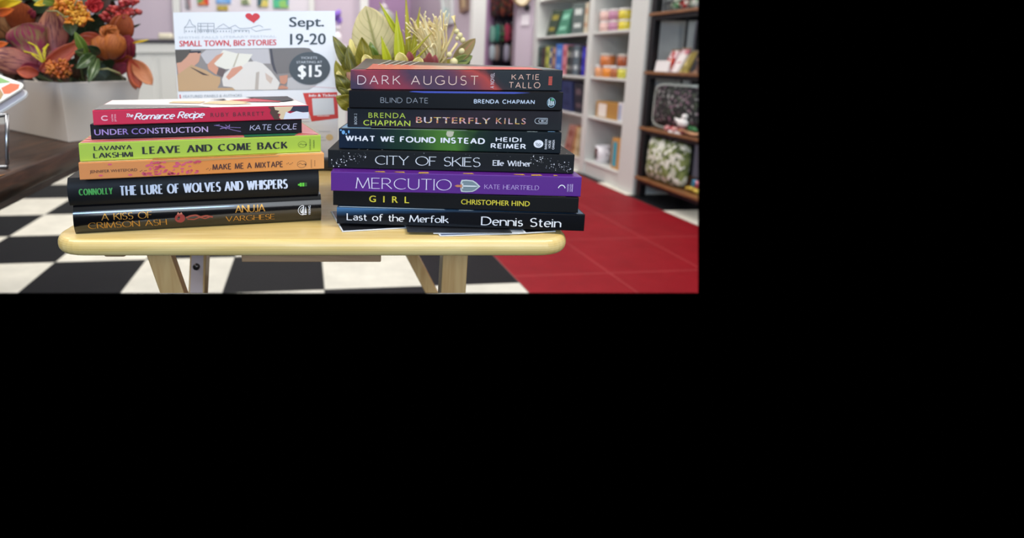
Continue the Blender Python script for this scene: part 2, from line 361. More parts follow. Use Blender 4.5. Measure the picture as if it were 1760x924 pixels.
# ------------------------------------------------------------------ white counter on the left
cv = 3.9; cu1 = on_v(560, 71, cv)[0]; cz = on_v(250, 71, cv)[1]
ct = empty('shop_counter', uvz(-2.0, cv, 0), 'white panelled shop counter with a dark top edge along the back wall', 'counter')
MB().box((-3.0, cv, 0), (cu1, cv + .36, cz - .012), uvz).build('counter_body', WHITE, ct)
MB().box((-3.0, cv - .03, cz - .012), (cu1 + .02, cv + .37, cz + .012), uvz, bev=.004).build('worktop', mat('#3c3840', .4), ct)
MB().box((-3.0, cv - .02, cz - .075), (cu1, cv, cz - .012), uvz, bev=.004).build('top_rail', WHITE, ct)
b = MB(); x = -2.95
while x < cu1 - .3: b.box((x, cv - .008, .12), (x + .36, cv, cz - .09), uvz, bev=.004); x += .40
b.build('front_panels', WHITE, ct)
MB().box((-3.0, cv - .012, 0), (cu1, cv, .1), uvz, bev=.004).build('plinth', WHITE, ct)
# soap block and bottle standing on it
su0, su1 = on_v(271, 60, 3.95)[0], on_v(295, 60, 3.95)[0]
tag(MB().box((su0, 3.95, cz + .012), (su1, 4.02, cz + .055), uvz, bev=.012, seg=3).build('soap_block', mat('#e4dcc4', .6), smooth=True), 'cream soap-like block lying on the dark counter edge', 'soap')
bp = uvz(on_v(580, 60, 4.0)[0], 4.0, cz - .02)
tag(MB().box((bp.x - .034, bp.y - .04, 0), (bp.x + .06, bp.y + .05, bp.z), bev=.004).build('pedestal', WHITE), 'white pedestal carrying the small white bottle behind the poster', 'pedestal')
bt = empty('scent_bottle', bp, 'small white bottle with a purple blossom stopper right of the poster', 'bottle')
MB().lathe(bp, [(.022, 0), (.03, .006), (.03, .06), (.022, .075), (.012, .082), (.012, .105), (.017, .107), (.017, .125)], 16).build('bottle_body', mat('#e9e4ea', .2), bt, True)
b = MB()
for k in range(7):
    a = k * .9; b.ball(bp + Vector((.018 * math.cos(a), .012 * math.sin(a), .165 + .008 * k)), .022, 1, (.8, .8, 1.3))
b.tube([bp + Vector((0, 0, .12)), bp + Vector((0, 0, .17))], .004)
b.build('blossom', mat('#8f6bd0', .7), bt, True)

# ------------------------------------------------------------------ board with pictures on the back wall
pb = empty('picture_board', uvz(on_v(420, 10, V1)[0], V1, .9), 'white board with small coloured pictures above the poster', 'board')
u0, u1 = on_v(312, 10, V1 - .01)[0], on_v(532, 10, V1 - .01)[0]; zb = on_v(420, 45, V1 - .01)[1]
MB().box((u0, V1 - .02, zb), (u1, V1 - .002, 1.6), uvz, bev=.003).build('board', mat('#dcd6de', .7), pb)
def pic(x0, y0, x1, y1, cols, name='picture'):
    ua, zt = on_v(x0, y0, V1 - .02); uc, zl = on_v(x1, y1, V1 - .02)
    MB().box((ua, V1 - .03, zl), (uc, V1 - .02, zt), uvz, bev=.002).build(name, spot_mat('print', cols, 22), pb)
for q in [(318, -14, 328, 15, ['#9c7f86', '#b06a6a', '#8b8a90']), (339, -16, 359, 9, ['#e0552f', '#d97e3a', '#6f9a5a', '#cf3d2b']), (371, -14, 397, 6, ['#6fa3dc', '#8db6e6', '#5d86c9']),
          (373, 10, 392, 18, ['#c9a945', '#a5963e', '#d8c169']), (414, -14, 431, 8, ['#b8bd8a', '#dfe0c6', '#7c8a66']), (442, -14, 461, 12, ['#4b8f7a', '#9fae4c', '#3c5e6a', '#d3c36a']),
          (469, -16, 496, 14, ['#3fae6a', '#54b98c', '#8ec26b', '#3b8fa8'])]: pic(*q)

# ------------------------------------------------------------------ frames on the side wall, hook and tag, plaque
def on_side(x, y):
    a = uvz(uB, 5.4, 0); n = (uvz(uC, 3.95, 0) - a).cross(Vector((0, 0, 1))).normalized(); d = ray(x, y); return CAM + d * ((a - CAM).dot(n) / d.dot(n)), n
def side_frame(name, px, col, art, label):
    P = []
    for x, y in px: p, n = on_side(x, y); P.append(p)
    if n.dot(CAM - P[0]) < 0: n = -n
    c = sum(P, Vector()) / 4; r = empty(name, c, label, 'picture frame')
    inn = [c + (p - c) * .72 for p in P]
    b = MB()
    for i in range(4):
        j = (i + 1) % 4; b.hexa([P[i], P[j], inn[j], inn[i]] + [q + n * .025 for q in (P[i], P[j], inn[j], inn[i])])
    b.build('frame', mat(col, .5), r); MB().prism(inn, n * .008).build('artwork', art, r)
side_frame('pale_picture_frame', [(759, -22), (779, -26), (781, 40), (766, 47)], '#cfd3d2', spot_mat('pale_art', ['#cfe0dc', '#9fc4c0', '#dfe3e2'], 9), 'pale frame with a light teal picture hanging above the raffia loops')
side_frame('wooden_picture_frame', [(792, -26), (807, -30), (807, 18), (795, 23)], '#8d7462', spot_mat('warm_art', ['#d8c3a4', '#e9dfcf', '#c9b08c'], 9), 'narrow brown wooden frame hanging beside the white post')
hu, hz = on_v(905, 14, 4.15)
hk = empty('hanging_tag', uvz(hu, 4.15, hz), 'white paper tag hanging from a round black hook on the pier', 'tag')
MB().ball(uvz(hu, 4.135, hz), .022, 2, (1, .7, 1)).build('hook', mat('#26242a', .4), hk, True)
tu, tz = on_v(904, 33, 4.13)
b = MB(); b.box((tu - .03, 4.142, tz - .045), (tu + .03, 4.147, tz + .035), uvz, bev=.002); b.tube([uvz(tu, 4.14, tz + .035), uvz(hu, 4.138, hz)], .002, 5)
b.build('paper_tag', mat('#e6dfe6', .7), hk)
qu0, qz = on_v(881, 8, 4.1); qu1, _ = on_v(914, 3, 4.1)
pq = empty('wall_plaque', uvz((qu0 + qu1) / 2, 4.15, qz), 'cream oval plaque on the pier above the black hook', 'plaque')
b = MB(); cx = (qu0 + qu1) / 2; rx = (qu1 - qu0) / 2
b.prism([uvz(cx + rx * math.cos(t * math.pi / 12), 4.115, qz + .11 + .115 * math.sin(t * math.pi / 12)) for t in range(24)], VA * .03).build('plaque_plate', mat('#e7dcc2', .7), pq)
b = MB(); b.tube([uvz(cx + rx * math.cos(t * math.pi / 12), 4.11, qz + .11 + .115 * math.sin(t * math.pi / 12)) for t in range(25)], .008, 6, False).build('rim', mat('#a58c66', .6), pq)

gg = at(659, 36, 4.6); gr = empty('glass_globe', gg, 'pale glass globe hanging on a cord behind the large tan leaf', 'globe')
MB().ball(gg, .095, 3).build('globe', mat('#d7dcd2', .12, trans=.55), gr, True)
b = MB(); b.tube([gg + Vector((0, 0, .09)), Vector((gg.x, gg.y, 2.1))], .004, 6); b.lathe(gg + Vector((0, 0, .09)), [(.03, 0), (.03, .02), (.012, .04)], 14); b.build('cord', mat('#d0c8cc', .6), gr)

# ------------------------------------------------------------------ nook: wire grid with hanging goods
gu0, gu1 = on_v(851, 60, 4.7)[0], on_v(888, 60, 4.7)[0]
gz0, gz1 = on_v(860, 112, 4.7)[1], 1.25
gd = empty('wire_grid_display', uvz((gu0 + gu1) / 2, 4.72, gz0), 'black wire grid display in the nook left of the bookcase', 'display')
MB().box((gu0, 4.735, .25), (gu1, 4.748, gz1), uvz).build('back_panel', mat('#4a4250', .7), gd)  # dark sheet standing in for the shadows between the hanging goods
b = MB()
for i in range(9): u = gu0 + (gu1 - gu0) * i / 8; b.tube([uvz(u, 4.73, .25), uvz(u, 4.73, gz1)], .003, 5)
for i in range(14): z = .28 + (gz1 - .3) * i / 13; b.tube([uvz(gu0, 4.727, z), uvz(gu1, 4.727, z)], .003, 5)
b.build('wire_grid', mat('#1d1c20', .4, metal=.6), gd)
def hanging(px0, py0, px1, py1, m, name, label, cat, group=None, v=4.672):
    ua, zt = on_v(px0, py0, v); uc, zl = on_v(px1, py1, v); uc0 = (ua + uc) / 2
    r = empty(name, uvz(uc0, v, zl), label, cat, group)
    hw, hh, zc = (uc - ua) / 2, (zt - zl) / 2, (zt + zl) / 2
    def fn(i, j):
        a, t = 2 * math.pi * i, math.pi * (j - .5); ca, sa = math.cos(a), math.sin(a)
        sq = lambda q: math.copysign(abs(q) ** .6, q)
        rr = math.cos(t) ** .5 if abs(t) < 1.57 else 0
        return uvz(uc0 + hw * sq(ca) * rr, v + .022 * sq(sa) * rr, zc + hh * math.sin(t))
    MB().sheet(fn, 20, 10).build('body', m, r, True)
    MB().tube([uvz(uc0, v, zt - .004), uvz(uc0 - .006, v + .01, zt + .014), uvz(uc0, 4.722, zt + .022)], .003, 6).build('hanger', mat('#b9b6b4', .3, metal=.8), r)
plaid = spot_mat('plaid', ['#5a1f22', '#2a2326', '#7d2a26', '#3a2c22', '#83452c', '#221e22'], 45)
plaid2 = spot_mat('plaid_green', ['#3a2320', '#6a2420', '#463c26', '#7a3a24', '#28221f'], 45)
hanging(845, -26, 857.5, 30, plaid, 'hanging_scarf', 'dark red plaid bundle hanging at the left of the top tier', 'scarf', 'bundles on the wire grid')
hanging(859.5, -26, 871.5, 30, plaid2, 'hanging_scarf', 'brown and red plaid bundle hanging in the middle of the top tier', 'scarf', 'bundles on the wire grid')
hanging(873, -26, 885, 29, plaid, 'hanging_scarf', 'dark red plaid bundle hanging at the right of the top tier', 'scarf', 'bundles on the wire grid')
for q in [(842, 44, 850, 74, mat('#7fb0a0', .8), 'pale green', 'left end'), (851, 42, 858, 73, mat('#3a8a78', .8), 'dark teal', 'second place'), (859, 43, 866, 74, spot_mat('mix', ['#2c2e30', '#6a7d6a', '#46402f', '#2f8a4a'], 50), 'mottled dark green', 'middle'),
          (867, 41, 875, 72, mat('#c0405c', .8), 'crimson', 'fourth place'), (876, 42, 884, 73, spot_mat('mixr', ['#5a2230', '#8a3546', '#2a2228'], 50), 'dark wine red', 'right end')]:
    hanging(*q[:5], 'hanging_pouch', '%s pouch hanging at the %s of the middle tier' % (q[5], q[6]), 'pouch', 'pouches on the wire grid')
for q in [(841, 77, 850, 104, mat('#b9c7cc', .8), 'pale blue', 'left end'), (850.5, 77, 857, 105, mat('#a08f86', .8), 'taupe', 'second place'), (857.5, 78, 864, 106, mat('#34323a', .8), 'charcoal', 'third place'),
          (866, 76, 874.5, 106, mat('#c4c1d2', .8), 'whitish', 'fourth place'), (875, 77, 884, 107, mat('#6d6152', .8), 'brown', 'right end')]:
    hanging(*q[:5], 'hanging_pouch', '%s pouch hanging at the %s of the lowest tier' % (q[5], q[6]), 'pouch', 'pouches on the wire grid')

# ------------------------------------------------------------------ white bookcase
BU = 1.665
bc = empty('bookcase', uvz(1.8, 3.4, 0), 'tall white open bookcase standing along the edge of the red path', 'bookcase')
BW = mat('#d3d6d2', .5, var=.01, vs=5)
BZ = 1.62
for v0, v1 in ((2.715, 2.86), (3.245, 3.30), (4.06, 4.12)):
    MB().box((BU, v0, 0), (1.92, v1, BZ), uvz, bev=.002).build('divider' if 3 < v0 < 4 else 'side_panel', BW, bc)
MB().box((1.90, 2.86, 0), (1.92, 4.06, BZ), uvz).build('back_panel', BW, bc)
SH = [.088, .353, .582, .837, 1.09, 1.34, 1.58]
for z in SH:
    for v0, v1 in ((2.86, 3.245), (3.30, 4.06)): MB().box((BU + .004, v0, z - .014), (1.90, v1, z), uvz, bev=.002).build('shelf', BW, bc)
for v0, v1 in ((2.86, 3.245), (3.30, 4.06)): MB().box((BU + .012, v0, 0), (BU + .03, v1, .074), uvz).build('plinth', BW, bc)
def slab_book(p4, col, label, group, u0=1.675, u1=1.82, name='shelf_book', title=None, zb=None, up=False):
    """book on the shelf whose spine shows: outline of the spine as four pixels (bl, br, tr, tl)"""
    P = [on_u(x, y, u0) for x, y in p4]
    if up:
        va_, vb_ = on_u(p4[0][0], 101, u0)[0] - .0008, on_u(p4[1][0], 101, u0)[0] + .0008; P = [(va_, P[0][1]), (vb_, P[1][1]), (vb_, P[2][1]), (va_, P[3][1])]
    if zb is not None:
        P[0] = (P[0][0], zb); P[1] = (P[1][0], zb)
    r = empty(name, uvz(u0, P[0][0], P[0][1]), label, 'book', group)
    ring = [uvz(u0, v, z) for v, z in P]; c = sum(ring, Vector()) / 4
    MB().prism(ring, UA * (u1 - u0)).build('cover', mat(col, .5), r, bevel=.0015)
    inn = [c + (p - c) * Vector((1, 1, 1)) * .0 + (p - c) * .86 for p in ring]
    MB().prism([p + UA * .004 for p in inn], UA * (u1 - u0 - .003)).build('page_block', mat('#e9e3d3', .8), r)
    if title:
        m = c * 1.0; q = [c + (p - c) * k for p, k in zip(ring, (.62,) * 4)]
        a, bq, cq, dq = ring
        tt = [a.lerp(d_, f) for f in (.58, .80) for d_ in (dq,)] ; uu = [bq.lerp(cq, f) for f in (.58, .80)]
        w = lambda f, g: (a.lerp(dq, f)).lerp(bq.lerp(cq, f), g) - UA * .0004
        for f0, f1 in ((.62, .82), (.2, .34)): MB().flat([w(f0, .2), w(f0, .8), w(f1, .8), w(f1, .2)]).build('spine_print', mat(title, .6), r)
G1 = 'upright books on the second shelf of the bookcase'
for q in [(924.6, 930, 80, '#2f5750', '#1d2426', 'dark teal'), (930, 937, 82, '#4a3532', '#2a2222', 'brownish black'), (937.5, 943.5, 80, '#b6bb4e', '#6a7a3a', 'yellow green'), (944, 949, 81, '#2c4a80', '#d2c89c', 'navy and olive'),
          (949, 954.5, 82, '#b58d6d', '#3a3d55', 'tan'), (955, 966, 76, '#3b6fc2', '#7fa4dc', 'bright blue'), (966.5, 974, 77, '#c9808a', '#a64a58', 'salmon pink'), (974.5, 979, 79, '#27392f', '#b9b49a', 'dark green'),
          (979.5, 985, 80, '#3f4247', '#8a8f90', 'charcoal'), (985.5, 995, 78, '#5a6a74', '#c3cdd0', 'slate grey'), (995.5, 1000, 79, '#22232b', '#666a78', 'black'), (1000.5, 1006.3, 81, '#2a29a6', '#4b4bd0', 'royal blue'), (1006.6, 1008.8, 78, '#c98272', '#8a4a3c', 'coral')]:
    slab_book([(q[0], 130), (q[1], 130), (q[1], q[2]), (q[0], q[2])], q[3], '%s book standing in the row on the second bookcase shelf' % q[5], G1, title=q[4], zb=.5825, up=True)
G2 = 'leaning books on the upper shelf of the bookcase'
for p4, col, ti, lab in [([(938, 57), (952, 56), (968, 17), (950, 18)], '#3c4d3f', '#9a9440', 'dark green'), ([(955, 56), (973, 54), (985, 14), (969, 18)], '#4f8f76', '#8fd0b6', 'teal green'),
                     ([(982, 54), (1001, 51.5), (1006, 5), (986, 6)], '#5d6b69', '#cdd6d2', 'grey green'), ([(1003, 51), (1009.5, 50.5), (1012, 4), (1007, 5)], '#cfc6ae', '#b98a6a', 'cream')]:
    slab_book(p4, col, '%s book leaning on the upper bookcase shelf' % lab, G2, title=ti, zb=.8375)
G3 = 'books on the third shelf of the bookcase'
for p4, col, ti, lab in [([(940, 183), (962, 189), (962, 139), (940, 137)], '#27366b', '#3a4c86', 'navy book half hidden by the stack'), ([(966, 190), (982, 194), (982, 141), (966, 139)], '#28345f', '#1f2a52', 'plain navy book'), ([(987, 195), (1002, 198), (1002, 145), (987, 142)], '#23252f', '#5a4a52', 'black book')]:
    slab_book(p4, col, lab + ' on the third bookcase shelf', G3, title=ti, zb=.3535)
G4 = 'thin books on the bottom shelf of the bookcase'
for p4, col, ti, lab in [([(968, 262), (979, 266), (990, 218), (979, 214)], '#a8776a', '#8a5248', 'rosy brown leaning thin book'), ([(981.5, 266), (985, 268), (993, 219), (990.5, 218)], '#c49a6a', '#a06f40', 'tan leaning thin book'), ([(986, 268), (989.5, 269), (995.8, 222), (993.8, 221)], '#d8c8a0', '#b59c68', 'pale straw thin book'), ([(990.5, 269), (994.5, 271), (999.3, 221), (996.2, 220)], '#b7a880', '#8f7c50', 'khaki thin book')]:
    slab_book(p4, col, lab + ' on the bottom bookcase shelf', G4, title=ti, zb=.0885)
def jar(x, y0, y1, wpx, col, lid, label, group, z, u=1.72, name='candle_jar'):
    v, _ = on_u(x, y1, u); r_ = abs(on_u(x + wpx / 2, y1, u)[0] - v); h = on_u(x, y0, u)[1] - on_u(x, y1, u)[1]; r_ = min(r_, .042); h = min(h, .085)
    t = empty(name, uvz(u, v, z), label, 'jar', group); c = uvz(u, v, z)
    MB().lathe(c, [(r_ * .9, 0), (r_, .004), (r_, h * .78), (r_ * .88, h * .82)], 20).build('jar_body', mat(col, .25, coat=.3), t, True)
    MB().lathe(c, [(r_ * .9, h * .82), (r_ * .97, h * .83), (r_ * .97, h * .97), (r_ * .9, h)], 20).build('lid', mat(lid, .4), t, True)
    return h
GJ = 'small jars on the upper right bookcase shelf'; GK = 'amber jars on the second right bookcase shelf'
for x, col, n in ((1044, '#dcb9b0', 'pale pink'), (1059, '#b77f9d', 'mauve'), (1075.5, '#d7c53c', 'yellow')):
    h = jar(x, 29, 47, 13.5, col, '#e6e2e0', '%s jar at the bottom of its pair on the upper bookcase shelf' % n, GJ, .8375)
    jar(x + 1, 5, 24, 13.5, col, '#e6e2e0', '%s jar stacked on top of its pair on the upper bookcase shelf' % n, GJ, .8378 + h)
for x, col, n in ((1035.5, '#d99a6a', 'peach'), (1048.5, '#df8a2e', 'bright orange'), (1062, '#a96238', 'rust brown'), (1074, '#cfc84a', 'yellow green')):
    h2 = jar(x, 110, 130, 13.5, col, '#d9dde0', '%s jar in the lower row of the second right shelf' % n, GK, .5825)
for x, col, n, wd in ((1045, '#c9743a', 'orange', 19), (1073, '#a4532e', 'brown', 13)):
    jar(x, 86, 107, wd, col, '#cfc8be', '%s jar standing on top of the lower amber jars' % n, GK, .5828 + h2)
def shelf_box(x0, x1, y0, y1, z, col, label, u0=1.69, u1=1.78, pl='#e8e0d6', name='gift_box'):
    va, zt = on_u(x0, y0, u0); vb, _ = on_u(x1, y1, u0); r = empty(name, uvz(u0, va, z), label, 'box')
    MB().box((u0, vb, z), (u1, va, zt), uvz, bev=.003).build('carton', mat(col, .6), r)
    d = va - vb; MB().flat([uvz(u0 - .0006, vb + d * .5, z + (zt - z) * .08), uvz(u0 - .0006, vb + d * .88, z + (zt - z) * .08), uvz(u0 - .0006, vb + d * .88, z + (zt - z) * .88), uvz(u0 - .0006, vb + d * .5, z + (zt - z) * .88)]).build('paper_label', mat(pl, .7), r)
shelf_box(1025, 1061, 173, 201, .3535, '#b08340', 'golden brown box with a pale label on the third right shelf')
shelf_box(1063, 1072, 176, 204, .3535, '#dcdce0', 'small white box beside the golden brown box', pl='#9aa6c4')
shelf_box(1053, 1067, 236, 292, .0885, '#c9964e', 'tan upright box with a teal mark beside the mug', u1=1.76, pl='#3f9fb4')
va, zt = on_u(1037, 250, 1.73); mg = empty('mug', uvz(1.73, va, .0885), 'white mug with a dark red picture on the bottom shelf', 'mug')
c = uvz(1.73, va, .0885)
MB().lathe(c, [(.036, 0), (.042, .004), (.042, zt - .0885), (.038, zt - .0885), (.037, .012), (.0, .011)], 24).build('mug_body', mat('#e4e4ea', .25, coat=.4), mg, True)
MB().tube([c + UA * .0 + VA * -.041 + Vector((0, 0, .028)), c + VA * -.066 + Vector((0, 0, .036)), c + VA * -.07 + Vector((0, 0, .06)), c + VA * -.041 + Vector((0, 0, .078))], .006, 8).build('handle', mat('#e4e4ea', .25, coat=.4), mg, True)
MB().sheet(lambda i, j: c + (UA * -math.cos(i * 1.5 - .35) + VA * math.sin(i * 1.5 - .35)) * .0426 + Vector((0, 0, .02 + .065 * j)), 8, 2).build('picture', spot_mat('mugpic', ['#5a1f24', '#2c1c22', '#8a4a44', '#3a4a34'], 40), mg)

# ------------------------------------------------------------------ black metal rack with wooden shelves on the right
BLK = mat('#17171a', .45, metal=.3)
RW = wood_mat('rack_wood', '#6b4527', '#93653a', (4, 4, 30))
rk = empty('metal_rack', uvz(1.8, 2.4, 0), 'black metal rack with brown wooden shelves at the right', 'rack')
RZ = [.107, .357, .627, .902, 1.18]
for u, v, w_ in ((1.666, 2.655, .034), (1.905, 2.655, .034), (1.666, 1.95, .034)):
    MB().box((u, v, 0), (u + w_, v + w_, 1.5), uvz, bev=.003).build('post', BLK, rk)
MB().tube([uvz(1.835, 2.66, .05), uvz(1.835, 2.66, 1.45)], .006, 8).build('brace_rod', BLK, rk)
for z in RZ:
    MB().box((1.65, 1.96, z - .014), (1.935, 2.68, z), uvz, bev=.002).build('shelf_board', RW, rk)
    b = MB(); b.box((1.668, 1.96, z - .034), (1.684, 2.68, z - .014), uvz); b.box((1.92, 1.96, z - .034), (1.936, 2.68, z - .014), uvz); b.box((1.668, 2.662, z - .034), (1.936, 2.68, z - .014), uvz)
    b.build('shelf_rail', BLK, rk)
def cushion(cu, cv_, cz_, hu, hv, hz_, m, name, label, cat, lean=0.0, pipe=None, rot=0.0, group=None):
    r = empty(name, uvz(cu, cv_, cz_ - hz_), label, cat, group)
    sq = lambda q, e=.55: math.copysign(abs(q) ** e, q)
    cr, sr = math.cos(rot), math.sin(rot)
    def pos(x, y, z): y2, z2 = y * cr - z * sr, y * sr + z * cr; return uvz(cu + x + lean * (z2), cv_ + y2, cz_ + z2)
    def fn(i, j):
        a, t = 2 * math.pi * i, math.pi * (j - .5)
        # pillow: square outline in (v, z), thickness falls to the seam
        y, z = sq(math.cos(a), .28), sq(math.sin(a), .28); rr = math.sin(math.pi * j / 1.0) ** .35 if 0 < j < 1 else 0
        k = 1 - abs(2 * j - 1); k = math.sin(k * math.pi / 2) ** .6
        return pos(hu * (2 * j - 1) / max(abs(2 * j - 1), 1e-6) * (1 - k ** 2.2) ** .5 if abs(2 * j - 1) > 1e-6 else 0, y * hv * k, z * hz_ * k)
    MB().sheet(fn, 36, 14).build('cushion_body', m, r, True)
    if pipe: MB().tube([pos(0, sq(math.cos(a * math.pi / 24), .28) * hv * 1.005, sq(math.sin(a * math.pi / 24), .28) * hz_ * 1.005) for a in range(49)], .010, 8, False).build('piping', mat(pipe, .8), r, True)
dark_floral = spot_mat('dark_floral', ['#141517', '#1c1d1f', '#18191b', '#34402f', '#151618', '#7c5f70', '#1c1d1f', '#232427', '#17181a', '#8d8d8b'], 95)
green_floral = spot_mat('green_floral', ['#dcded2', '#7d8a4e', '#cfd2c2', '#5f6e3c', '#e3e4dc', '#8f9a66', '#b9bdaa', '#4c5a34'], 60)
cushion(1.70, 2.408, .4685, .045, .233, .098, dark_floral, 'floral_cushion', 'dark floral cushion with pale piping on the third rack shelf', 'cushion', .02, '#c8d2cc')
cushion(1.70, 2.508, .212, .05, .14, .103, green_floral, 'floral_cushion', 'green and white leafy cushion on the bottom rack shelf', 'cushion', .03)
# top shelf: wire basket with patterned bundles
bv0 = on_u(1140, 10, 1.69)[0]
wb = empty('wire_basket', uvz(1.80, 2.35, .902), 'black wire basket on the top rack shelf in view', 'basket')
b = MB()
for z in (.908, .945, .985, 1.02):
    b.tube([uvz(1.70, bv0, z), uvz(1.70, 2.05, z), uvz(1.90, 2.05, z), uvz(1.90, bv0, z), uvz(1.70, bv0, z)], .003, 6)
for i in range(11):
    v = bv0 - (bv0 - 2.05) * i / 10; b.tube([uvz(1.70, v, .906), uvz(1.695, v, 1.022)], .002, 5)
b.build('wire_frame', BLK, wb)
MB().box((1.70, 2.05, .9025), (1.90, bv0, .906), uvz).build('basket_floor', BLK, wb)
bund = [('#c9dcc4', '#6aa06e', 'pale green'), ('#b5262c', '#d8564e', 'red'), ('#dfe6d6', '#74a57a', 'mint checked'), ('#d98a3a', '#e9d8b8', 'orange checked'), ('#a8232b', '#efe6dc', 'red and white'), ('#c7703a', '#8aa45a', 'orange and green')]
for i, (a_, b_, n) in enumerate(bund):
    vv = bv0 - .045 - (i % 4) * .062 - (.03 if i > 3 else 0); zz = .936 + (.055 if i > 3 else 0)
    o = MB().ball(uvz(1.735, vv, zz), .031, 3, (1, 1, .95)).build('fabric_bundle', spot_mat('bundle', [a_, b_, '#efe9df', a_], 90, rnd_=.2), smooth=True)
    tag(o, '%s patterned fabric bundle in the wire basket' % n, 'bundle', 'bundles in the wire basket')
# second shelf: pouches with a price card
def pouch(v0, v1, z0, h, m, label, u=1.72, lean=.10, tilt=0.0):
    r = empty('fabric_pouch', uvz(u, (v0 + v1) / 2, z0), label, 'pouch', 'pouches on the second rack shelf')
    def fn(i, j):
        a = 2 * math.pi * i; x, y = math.copysign(abs(math.cos(a)) ** .5, math.cos(a)), math.copysign(abs(math.sin(a)) ** .7, math.sin(a))
        k = 1 - j * .5; return uvz(u + y * .03 * (1 - j * .8) + lean * h * j, (v0 + v1) / 2 + x * abs(v1 - v0) / 2 * (1 - .08 * j) + tilt * j, z0 + h * j)
    b = MB(); b.sheet(fn, 28, 8); b.build('pouch_body', m, r, True)
    b = MB(); b.tube([fn(i / 28, 1.0) for i in range(29)], .004, 6, False).build('zip', mat('#8a7a60', .4), r, True)
v_ = lambda x: on_u(x, 115, 1.69)[0]
pouch(v_(1147), v_(1133), .6275, .10, spot_mat('p1', ['#b9302c', '#e9c9cc', '#d9784a', '#efe3e2'], 30), 'red, orange and pink patterned pouch behind the price card', tilt=-.03)
pouch(v_(1163), v_(1149), .6275, .105, spot_mat('p2', ['#e6d2d4', '#dcbfc4', '#c97f88', '#efe6e4'], 30), 'pale pink pouch on the second rack shelf', tilt=-.03)
pouch(v_(1179), v_(1165), .6275, .092, spot_mat('p3', ['#b5a052', '#8a7a3a', '#7a2a34', '#c9b878'], 30), 'olive and wine patterned pouch on the second rack shelf', tilt=-.03)
pouch(v_(1206), v_(1181), .6275, .088, spot_mat('p4', ['#2c2426', '#5a3a30', '#8d6a54', '#1f1c20'], 25), 'black and brown patterned pouch at the edge of the second rack shelf')
def card(x0, y0, x1, y1, u, label, zb, name='price_card'):
    va, zt = on_u(x0, y0, u); vb, zl = on_u(x1, y1, u); zl = zb if zb is not None else zl
    tag(MB().hexa([uvz(u, va, zl), uvz(u, vb, zl), uvz(u + .012, vb, zl), uvz(u + .012, va, zl), uvz(u + .008, va, zt), uvz(u + .008, vb, zt), uvz(u + .012, vb, zt), uvz(u + .012, va, zt)]).build(name, mat('#e6e2e2', .6)), label, 'card')
card(1126, 104, 1147, 118, 1.675, 'small white price card on the second rack shelf', .6275)
card(1147, 223, 1167, 235, 1.655, 'small white price card hanging at the third rack shelf edge', None)
# third shelf: little felt flowers, white bird ornament, folded tan cloth
vs_ = lambda x, y=215: on_u(x, y, 1.665)[0]
fb = ['#c98a8a', '#b0484e', '#d8a09a', '#8f2f3a', '#c77a80', '#d9b0a8', '#3f7a4a', '#4c8a58']
for i in range(8):
    vv = vs_(1147 + i * 6.6); n = ['dusty pink', 'red', 'blush', 'wine', 'rose', 'cream pink', 'dark green', 'leaf green'][i]
    tag(MB().ball(uvz(1.668 + .008 * (i % 2), vv, .3715 + (.018 if i > 5 else 0)), .0155, 2, (1, 1, .9)).build('felt_ball', mat(fb[i], .9), smooth=True), '%s felt ball on the third rack shelf' % n, 'ornament', 'felt balls before the dark cushion')
bv = vs_(1182); r = empty('bird_ornament', uvz(1.640, bv, .39), 'white bird ornament on the felt balls of the third rack shelf', 'ornament')
MB().ball(uvz(1.640, bv, .412), .022, 3, (.8, 1.5, .9)).ball(uvz(1.640, bv - .012, .44), .013, 2).build('bird_body', mat('#e6e4e2', .7), r, True)
MB().tube([uvz(1.640, bv + .02, .415), uvz(1.640, bv + .055, .428)], [.012, .003], 8).build('tail', mat('#e6e4e2', .7), r, True)
b = MB(); p = [(1164, 236), (1184, 229), (1206, 226)]
b.sheet(lambda i, j: uvz(1.652 + .026 * j, *[(a + (bq - a) * i) for a, bq in zip(on_u(1163, 238, 1.65), on_u(1212, 228, 1.65))]) * Vector((1, 1, 0)) + Vector((0, 0, .3725 + .005 * math.sin(i * 9))), 12, 4)
tag(b.build('folded_cloth', mat('#c99a74', .85), smooth=True, thick=.012), 'tan folded cloth hanging over the third rack shelf edge', 'cloth')
# bottom shelf: folded fabrics
cols = [['#c9a93a', '#d8bd52', '#a98a2c'], ['#3f9ab8', '#d9dfe2', '#2f7a9a', '#c94a5a'], ['#b9566a', '#d98a96', '#3a8ab0'], ['#7a5a6a', '#cfc2c6', '#4a7a9a'], ['#8a7a5a', '#b0a080', '#5a5040']]
names = ['yellow', 'blue and white', 'rose and blue', 'mauve patterned', 'khaki']
for i in range(5):
    v0, v1 = 2.345 - .02 * i, 2.0
    b = MB(); z = .1115 + .0185 * i
    b.sheet(lambda s, t: uvz(1.685 + .012 * (i % 2) + .17 * s, v0 + (v1 - v0) * t, z + .008 + .003 * math.sin(t * 14 + i)), 3, 16)
    tag(b.build('folded_fabric', spot_mat('fabric', cols[i], 40), smooth=True, thick=.016), '%s folded fabric, %s of the pile on the bottom rack shelf' % (names[i], ['lowest', 'second from below', 'middle', 'second from the top', 'topmost'][i]), 'fabric', 'folded fabrics on the bottom rack shelf')

